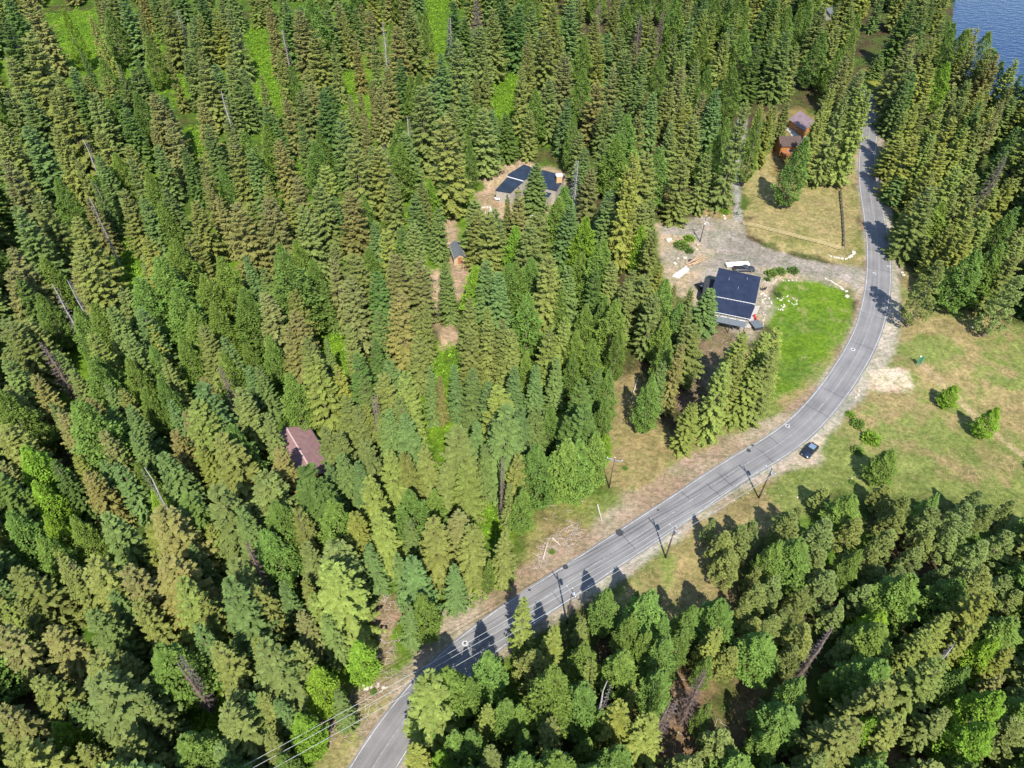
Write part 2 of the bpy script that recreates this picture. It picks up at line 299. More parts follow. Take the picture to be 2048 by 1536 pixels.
ca = me.color_attributes.new('soil', 'FLOAT_COLOR', 'POINT'); ca.data.foreach_set('color', np.concatenate([col, np.ones(GX.shape+(1,))], -1).astype(np.float32).ravel())
def ground_mat():
    m = bpy.data.materials.new('ground'); m.use_nodes = True; N = m.node_tree.nodes; L = m.node_tree.links; b = N['Principled BSDF']
    b.inputs['Roughness'].default_value = .95; b.inputs['Specular IOR Level'].default_value = .1
    at = N.new('ShaderNodeAttribute'); at.attribute_name = 'soil'; tc = N.new('ShaderNodeTexCoord')
    prev = at.outputs['Color']
    for sc, lo, hi, a, bb in ((1.1, .35, .68, (.62, .66, .58), (1.3, 1.26, 1.25)), (.28, .38, .65, (.80, .86, .74), (1.16, 1.08, 1.12)), (3.2, .55, .78, (1, 1, 1), (.5, .62, .45))):
        nz = N.new('ShaderNodeTexNoise'); nz.inputs['Scale'].default_value = sc; nz.inputs['Detail'].default_value = 5; nz.inputs['Roughness'].default_value = .65; L.new(tc.outputs['Object'], nz.inputs['Vector'])
        mr = N.new('ShaderNodeMapRange'); mr.inputs[1].default_value = lo; mr.inputs[2].default_value = hi; L.new(nz.outputs[0], mr.inputs[0])
        c = N.new('ShaderNodeMix'); c.data_type = 'RGBA'; c.inputs['A'].default_value = (*a, 1); c.inputs['B'].default_value = (*bb, 1); L.new(mr.outputs[0], c.inputs['Factor'])
        mu = N.new('ShaderNodeMix'); mu.data_type = 'RGBA'; mu.blend_type = 'MULTIPLY'; mu.inputs['Factor'].default_value = 1; L.new(prev, mu.inputs['A']); L.new(c.outputs['Result'], mu.inputs['B']); prev = mu.outputs['Result']
    L.new(prev, b.inputs['Base Color'])
    nb = N.new('ShaderNodeTexNoise'); nb.inputs['Scale'].default_value = 2.2; nb.inputs['Detail'].default_value = 6; L.new(tc.outputs['Object'], nb.inputs['Vector'])
    bp = N.new('ShaderNodeBump'); bp.inputs['Distance'].default_value = .35; bp.inputs['Strength'].default_value = .7; L.new(nb.outputs[0], bp.inputs['Height']); L.new(bp.outputs[0], b.inputs['Normal'])
    return m
me.materials.append(ground_mat()); link('ground', me, kind='structure')

# lake
def water_mat():
    m = bpy.data.materials.new('lake_water'); m.use_nodes = True; N = m.node_tree.nodes; L = m.node_tree.links; b = N['Principled BSDF']
    b.inputs['Base Color'].default_value = (.005, .026, .080, 1); b.inputs['Roughness'].default_value = .18; b.inputs['IOR'].default_value = 1.33; b.inputs['Specular IOR Level'].default_value = .2
    tc = N.new('ShaderNodeTexCoord'); mp = N.new('ShaderNodeMapping'); mp.inputs['Scale'].default_value = (1, 2.2, 1); mp.inputs['Rotation'].default_value = (0, 0, .5); L.new(tc.outputs['Object'], mp.inputs[0])
    nz = N.new('ShaderNodeTexNoise'); nz.inputs['Scale'].default_value = .28; nz.inputs['Detail'].default_value = 4; L.new(mp.outputs[0], nz.inputs['Vector'])
    bp = N.new('ShaderNodeBump'); bp.inputs['Distance'].default_value = .5; bp.inputs['Strength'].default_value = .6; L.new(nz.outputs[0], bp.inputs['Height']); L.new(bp.outputs[0], b.inputs['Normal'])
    return m
link('lake_water', mesh('lake_water', [(*p, -.75) for p in ([lk[0][0]-60, lk[0][1]-30], *(lk[1:]-[10, 10]), [3000, 100], [5000, 5000], [lk[0][0]+500, 5500])], [tuple(range(len(lk)+3))], water_mat()), kind='structure')

# ------------------------------------------------------------------ road
def strip(name, o0, o1, i0, i1, z, m, step=1, parent=None, jitter=0, **k):
    ii = list(range(i0, i1, step)); V = []; Fc = []
    for n, i in enumerate(ii):
        j0 = j1 = 0
        if jitter: j0 = jitter*float(vnoise(np.array([arc[i]]), np.array([3.0]), .9, 5)[0]); j1 = jitter*float(vnoise(np.array([arc[i]]), np.array([9.0]), .9, 6)[0])
        a = rc[i]+nrm[i]*((o0 if not callable(o0) else o0(i))+j0); b = rc[i]+nrm[i]*((o1 if not callable(o1) else o1(i))+j1)
        V += [(*a, z), (*b, z)]
        if n: Fc.append((2*n-2, 2*n-1, 2*n+1, 2*n))
    return link(name, mesh(name, V, Fc, m), None, parent, **k)
def asphalt_mat():
    m = M['asphalt']; N = m.node_tree.nodes; L = m.node_tree.links; b = N['Principled BSDF']
    at = N.new('ShaderNodeAttribute'); at.attribute_name = 'lane'; tc = N.new('ShaderNodeTexCoord')
    # wheel tracks run along the road: 'lane' stores the across position; long streaks from noise stretched along it
    sp = N.new('ShaderNodeSeparateColor'); L.new(at.outputs['Color'], sp.inputs[0]); cb = N.new('ShaderNodeCombineXYZ')
    ml = N.new('ShaderNodeMath'); ml.operation = 'MULTIPLY'; ml.inputs[1].default_value = 9; L.new(sp.outputs[0], ml.inputs[0]); L.new(ml.outputs[0], cb.inputs[0])
    m2 = N.new('ShaderNodeMath'); m2.operation = 'MULTIPLY'; m2.inputs[1].default_value = 18; L.new(sp.outputs[1], m2.inputs[0]); L.new(m2.outputs[0], cb.inputs[1])
    n1 = N.new('ShaderNodeTexNoise'); n1.inputs['Scale'].default_value = 1.3; n1.inputs['Detail'].default_value = 3; L.new(cb.outputs[0], n1.inputs['Vector'])
    n2 = N.new('ShaderNodeTexNoise'); n2.inputs['Scale'].default_value = .22; n2.inputs['Detail'].default_value = 5; L.new(tc.outputs['Object'], n2.inputs['Vector'])
    n3 = N.new('ShaderNodeTexNoise'); n3.inputs['Scale'].default_value = 5; n3.inputs['Detail'].default_value = 3; L.new(tc.outputs['Object'], n3.inputs['Vector'])
    a1 = N.new('ShaderNodeMath'); a1.operation = 'ADD'; L.new(n1.outputs[0], a1.inputs[0]); L.new(n2.outputs[0], a1.inputs[1])
    a2 = N.new('ShaderNodeMath'); a2.operation = 'MULTIPLY_ADD'; a2.inputs[1].default_value = .4; L.new(n3.outputs[0], a2.inputs[0]); L.new(a1.outputs[0], a2.inputs[2])
    mr = N.new('ShaderNodeMapRange'); mr.inputs[1].default_value = .85; mr.inputs[2].default_value = 1.55; L.new(a2.outputs[0], mr.inputs[0])
    mx = N.new('ShaderNodeMix'); mx.data_type = 'RGBA'; mx.inputs['A'].default_value = (.120, .116, .116, 1); mx.inputs['B'].default_value = (.218, .208, .202, 1)
    L.new(mr.outputs[0], mx.inputs['Factor']); L.new(mx.outputs['Result'], b.inputs['Base Color']); return m
asphalt_mat()
NR = 400; offs = np.linspace(-1, 1, 13); V = []; Fc = []; lane = []
for i in range(NR):
    for o in offs:
        w = hw[i]+.35+(.25*float(vnoise(np.array([arc[i]]), np.array([o*50]), 1.7, 8)[0]) if abs(o) == 1 else 0)
        V.append((*(rc[i]+nrm[i]*o*w), .03)); lane.append((o*.5+.5, arc[i]/600, 0, 1))
for i in range(NR-1):
    for j in range(12): a = i*13+j; Fc.append((a, a+13, a+14, a+1))
rm = mesh('road', V, [tuple(reversed(f)) for f in Fc], M['asphalt']); la = rm.color_attributes.new('lane', 'FLOAT_COLOR', 'POINT'); la.data.foreach_set('color', np.array(lane, np.float32).ravel())
link('road', rm, kind='structure')
strip('edge_line', lambda i: hw[i]-.05, lambda i: hw[i]+.05, 0, 400, .036, M['paint'], kind='structure', jitter=.05)
strip('edge_line', lambda i: -hw[i]+.05, lambda i: -hw[i]-.05, 0, 400, .036, M['paint'], kind='structure', jitter=.05)
strip('centre_line', .12, -.1, 0, 400, .036, M['paint_worn'], kind='structure', jitter=.1)
# tar seams across the road
def near_i(px, py): p = np.array(P(px, py)[:2]); return int(np.argmin(np.hypot(*(rc-p).T)))
seams = [(1760,540,1),(1757,590,1),(1745,630,1),(1725,690,1),(1655,780,1),(1630,820,1),(1555,890,.6),(1520,905,.8),(1450,955,.8),(1420,975,.7),(1385,1005,.4),(1262,1085,.8),(1105,1185,.5),(965,1280,.4),(1748,500,1),(1750,455,1),(1745,410,.9)]
for px, py, ext in seams:
    i = near_i(px, py); rs = random.Random(px); mb = MB(); pts = []
    s0 = -hw[i]*.98; s1 = s0+2*hw[i]*ext
    if rs.random() < .4 and ext < 1: s0, s1 = -s1, -s0
    for k in range(9):
        o = s0+(s1-s0)*k/8; pts.append(rc[i]+nrm[i]*o+tang[i]*(rs.uniform(-.12, .12)+.1*o*0))
    V = []; Fc = []
    for k, p in enumerate(pts):
        w = .035+.03*rs.random(); V += [(*(p-tang[i]*w), .040), (*(p+tang[i]*w), .040)]
        if k: Fc.append((2*k-2, 2*k-1, 2*k+1, 2*k))
    link('tar_seam', mesh('tar_seam', V, Fc, M['tar']), kind='structure')
def blotch(name, px, py, r, m, z, seed, inner=None, **k):
    c = P(px, py); rs = random.Random(seed); n = 20; V = []; Fc = []
    for a in range(n):
        t = a*math.tau/n; q = r*rs.uniform(.85, 1.12)
        if inner: V += [(c[0]+math.cos(t)*q, c[1]+math.sin(t)*q, z), (c[0]+math.cos(t)*inner, c[1]+math.sin(t)*inner, z)]
        else: V.append((c[0]+math.cos(t)*q, c[1]+math.sin(t)*q, z))
    Fc = [(2*a, (2*a+2) % (2*n), (2*a+3) % (2*n), 2*a+1) for a in range(n)] if inner else [tuple(range(n))]
    return link(name, mesh(name, V, Fc, m), **k)
for k, (px, py) in enumerate([(1706,699),(1575,852),(1749,547),(930,1287)]):
    blotch('painted_ring', px, py, .5, M['paint'], .045, k, .27, kind='structure'); blotch('manhole_cover', px, py, .25, M['tar'], .044, k+9, kind='structure')
blotch('tar_patch', 1778, 533, .5, M['paint'], .045, 30, .3, kind='structure')
for k, (px, py, r) in enumerate([(1239,1065,.75),(1131,1134,.5),(1497,901,.5),(1505,891,.3),(1059,1180,.25),(1316,1020,.25)]): blotch('tar_patch', px, py, r, M['tar'], .042, 40+k, kind='structure')

# ------------------------------------------------------------------ tree meshes (true size, 24 m tall; copies are scaled)
def unit(v): return v/np.maximum(np.linalg.norm(v, axis=1, keepdims=True), 1e-9)
def sprays(base, d, ln, wd, up, tone, top, droop=.25):
    """pointed leaf sprays of two triangles folded along the middle"""
    d = unit(d); s = unit(np.cross(d, up)); u = np.cross(s, d)
    mid_ = base+d*(ln*.45)[:, None]; tip = base+d*ln[:, None]-u*(ln*droop)[:, None]
    l = mid_+s*wd[:, None]-u*(wd*.45)[:, None]; r = mid_-s*wd[:, None]-u*(wd*.45)[:, None]
    V = np.stack([base, l, tip, base, tip, r], 1).reshape(-1, 3)
    t = np.stack([tone, top, top*0], 1); return V, np.repeat(t, 6, 0)
def finish(name, parts):
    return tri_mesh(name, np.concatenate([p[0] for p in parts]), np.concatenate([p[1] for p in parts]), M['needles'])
TH = 24.0
def crown_spruce(sd_, whorls=24, nb=7, Rm=3.9, z0=.05, power=.78, ragged=.2, fine=1.0):
    g = np.random.default_rng(sd_); B = []; D = []; Ln = []; Wd = []; U = []; T = []; Tp = []
    lean = g.uniform(0, 6.28); lop = g.uniform(.0, .14)
    for w in range(whorls):
        f = (w+g.uniform(-.35, .35))/whorls; f = min(max(f, 0), .985); z = TH*(z0+(1-z0)*f); wl2 = 1+g.uniform(-.12, .12)
        for b in range(nb if f < .85 else 6):
            if g.random() < .07: continue
            az = (w*2.399+b*math.tau/nb+g.uniform(-.35, .35)); Lb = Rm*(1-f)**power*(1+g.uniform(-ragged, ragged*.9))*wl2*min(1, .72+f*3)*(1+lop*math.cos(az-lean))+.35
            p0 = -.50+.72*f+g.uniform(-.12, .12); br_tone = .5+g.uniform(-.24, .24)
            a = np.array([math.cos(az), math.sin(az), 0]); s = np.linspace(.28, 1, 6) if Lb > 1.4 else np.linspace(.3, 1, 3)
            for q_ in s:
                base = np.array([0, 0, z])+a*Lb*q_+np.array([0, 0, Lb*(p0*q_+.22*q_*q_)])
                for sg in ((-1, 1, -2, 2) if q_ < .99 else (-1, 0, 1)):
                    low = abs(sg) == 2; an = az+np.sign(sg)*g.uniform(.35, .95); l = (Lb*.26*(1.15-q_)+g.uniform(.36, .62))*fine
                    B.append(base+([0, 0, -.12] if low else [0, 0, .05])); D.append([math.cos(an), math.sin(an), p0*.7+(-.75 if low else .12)+g.uniform(-.25, .2)]); Ln.append(l); Wd.append(l*g.uniform(.26, .42)); U.append([g.uniform(-.3, .3), g.uniform(-.3, .3), 1])
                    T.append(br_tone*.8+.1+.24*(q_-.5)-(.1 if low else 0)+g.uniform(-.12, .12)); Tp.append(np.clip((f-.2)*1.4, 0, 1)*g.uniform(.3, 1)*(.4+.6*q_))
    for k in range(8): B.append([0, 0, TH*.965]); D.append([g.uniform(-.3, .3), g.uniform(-.3, .3), 1]); Ln.append(1.0); Wd.append(.2); U.append([1, 0, .1]); T.append(.6); Tp.append(.6)
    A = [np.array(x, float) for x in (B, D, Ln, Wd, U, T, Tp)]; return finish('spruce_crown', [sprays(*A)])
def crown_soft(sd_, n=7000, Rm=3.6, z0=.1):
    g = np.random.default_rng(sd_); f = g.random(n)**1.25*.99; ph = g.uniform(0, 6.28, 8); az = g.uniform(0, math.tau, n)
    prof = np.sin(np.pi*np.clip((1-f)*.56+.015, 0, 1))**1.05*np.minimum(1, .6+f*2.2)
    lump = 1+.17*np.sin(az*3+f*17+ph[0])+.14*np.sin(az*5-f*29+ph[1])+.08*np.sin(az*9+f*50+ph[2])
    r = Rm*prof*lump*(.5+.5*g.random(n)**.4)+.1
    z = TH*(z0+(1-z0)*f)+.5*np.sin(az*4+ph[3]+f*30); a = np.stack([np.cos(az), np.sin(az), 0*az], 1); base = a*r[:, None]+np.stack([0*z, 0*z, z], 1)
    d = a+np.stack([g.normal(0, .5, n), g.normal(0, .5, n), g.normal(.12, .5, n)], 1); ln = g.uniform(.3, .58, n)
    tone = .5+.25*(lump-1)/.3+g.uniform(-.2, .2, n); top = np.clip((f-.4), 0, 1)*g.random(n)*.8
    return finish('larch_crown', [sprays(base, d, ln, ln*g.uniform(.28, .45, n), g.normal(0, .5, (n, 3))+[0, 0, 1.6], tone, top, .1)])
def crown_pine(sd_, lobes=64, Rm=4.2, z0=.12):
    g = np.random.default_rng(sd_); P_ = []; hs = TH
    for i in range(lobes):
        f = (i+.5)/lobes; f = f**.9; z = hs*(z0+(1-z0)*f*.96); az = i*2.399+g.uniform(-.5, .5); prof = (math.sin(math.pi*min(1, (1-f)*.62+.03)))**.95
        c = np.array([math.cos(az)*Rm*prof*.78, math.sin(az)*Rm*prof*g.uniform(.6, .95), z+g.uniform(-.9, .9)]); rl_ = g.uniform(.55, 1.15)*(1-.4*f); n = 105
        v = unit(g.normal(0, 1, (n, 3))+np.array([math.cos(az)*.4, math.sin(az)*.4, .5])); base = c+v*rl_*np.array([1, 1, .62])*g.uniform(.45, 1, (n, 1)); ln = g.uniform(.28, .58, n); lt = g.uniform(-.22, .22)
        P_.append(sprays(base, v+g.normal(0, .3, (n, 3)), ln, ln*.34, g.normal(0, .5, (n, 3))+[0, 0, 1.9], .55+lt+g.uniform(-.2, .2, n), g.random(n)*.5*f, .05))
        # fill towards the stem
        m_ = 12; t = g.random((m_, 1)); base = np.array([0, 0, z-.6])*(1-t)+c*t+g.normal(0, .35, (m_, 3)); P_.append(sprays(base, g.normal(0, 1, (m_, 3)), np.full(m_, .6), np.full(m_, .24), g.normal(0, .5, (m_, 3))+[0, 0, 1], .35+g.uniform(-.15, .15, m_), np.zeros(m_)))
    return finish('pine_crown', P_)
def limbs_mesh(sd_, n=60, Rm=2.6, thin=.035, twigs=8, z0=.12, droop=-.35, needles=False):
    """bare branches of a dead tree, with twigs"""
    g = np.random.default_rng(sd_); T = []; K = []
    def stick(a, b, w, tone):
        d = unit((b-a)[None])[0]; u = np.cross(d, [0.3, .2, 1]); u /= np.linalg.norm(u)+1e-9; v = np.cross(d, u)
        for p, q_ in ((u, v), (v, u)):
            T.extend([a+p*w, a-p*w, b]); K.extend([[tone, 0, 0]]*3)
    for i in range(n):
        f = i/n; z = TH*(z0+(1-z0)*f*.98); az = i*2.399; L_ = Rm*(1-f)**.6*g.uniform(.5, 1.15)+.3; d = np.array([math.cos(az), math.sin(az), droop+.5*f+g.uniform(-.2, .2)])
        a = np.array([0, 0, z]); b = a+d*L_; mid_ = a+d*L_*.5+np.array([0, 0, .12]); tn = .45+g.uniform(-.2, .3)
        stick(a, mid_, thin*1.6, tn); stick(mid_, b, thin, tn)
        for t in range(twigs):
            s = g.uniform(.25, 1); c = a+d*L_*s; e = c+np.array([g.normal(0, .5), g.normal(0, .5), g.normal(-.15, .3)])*L_*.32; stick(c, e, thin*.75, tn+g.uniform(-.1, .2))
    return tri_mesh('dead_branches', np.array(T), np.array(K), M['needles'])
def trunk_mesh(sd_, r0=.32, top=.93, bend=.15):
    rs = random.Random(sd_); mb = MB(); pts = []
    for k in range(7):
        f = k/6*top; pts.append((Vector((rs.uniform(-bend, bend)*(k > 0), rs.uniform(-bend, bend)*(k > 0), f*TH-(.5 if k == 0 else 0))), r0*(1-f)**.8+.04))
    for a, b in zip(pts[:-1], pts[1:]): mb.tube(a[0], b[0], a[1], b[1], 7, False)
    return mesh('trunk', mb.V, mb.F, M['bark'], True)
def clump_mesh(sd_, n=420):
    g = np.random.default_rng(sd_); v = unit(g.normal(0, 1, (n, 3))+[0, 0, .35]); v[:, 2] = np.abs(v[:, 2]); lump = 1+.22*np.sin(v[:, 0]*5+sd_)*np.cos(v[:, 1]*4)
    base = v*lump[:, None]*g.uniform(.5, .9, (n, 1)); ln = g.uniform(.16, .34, n)
    return finish('shrub_leaves', [sprays(base, v+g.normal(0, .5, (n, 3)), ln, ln*.4, g.normal(0, .6, (n, 3))+[0, 0, 1], .5+g.uniform(-.3, .3, n), np.zeros(n), .05)])
CR = {'s': [crown_spruce(10+i, 20+i % 3*3, 7+i % 2, 3.9, .04+.03*(i % 3), .66+.06*(i % 4), .18+.06*(i % 3)) for i in range(11)],
      'f': [crown_spruce(40+i, 27, 8, 3.5, .04, .78+.1*(i % 2), .14, .9) for i in range(6)],
      'l': [crown_soft(60+i) for i in range(6)], 'p': [crown_pine(80+i, 54+i*4) for i in range(7)],
      'd': [limbs_mesh(100+i, 90, 2.4, .05, 12) for i in range(4)], 'D': [limbs_mesh(110+i, 130, 2.9, .06, 22, .1, -.25) for i in range(3)], 'c': [clump_mesh(120+i) for i in range(4)]}
TR = [trunk_mesh(i, .30+.03*i) for i in range(4)]; TRD = trunk_mesh(9, .22, .98); 
for m_ in (TRD,): m_.materials.clear(); m_.materials.append(mat('weathered_trunk', (.36, .33, .30), .9, .3, 3))
# colour codes: crown family, colour, cone amount, words
KIND = {'o': ('s', (.178, .212, .052), .30, 'olive green'), 'r': ('s', (.200, .205, .060), .75, 'rusty tinted'), 'y': ('s', (.215, .250, .050), .15, 'yellow green'),
        'b': ('f', (.138, .205, .056), .06, 'blue green'), 'k': ('f', (.100, .165, .036), .05, 'dark green'),
        'g': ('l', (.138, .215, .038), .1, 'fresh green'), 'G': ('l', (.175, .290, .028), .0, 'bright green'), 'p': ('p', (.225, .270, .075), .15, 'grey green'), 'q': ('l', (.145, .225, .042), .15, 'mid green'),
        'd': ('d', (.30, .27, .26), 0, 'bare grey'), 'D': ('D', (.25, .185, .165), 0, 'brown'), 't': ('d', (.34, .31, .29), 0, 'bare pale')}
NAME = {'s': 'spruce_tree', 'f': 'fir_tree', 'l': 'larch_tree', 'p': 'pine_tree', 'd': 'dead_tree', 'D': 'dying_tree'}
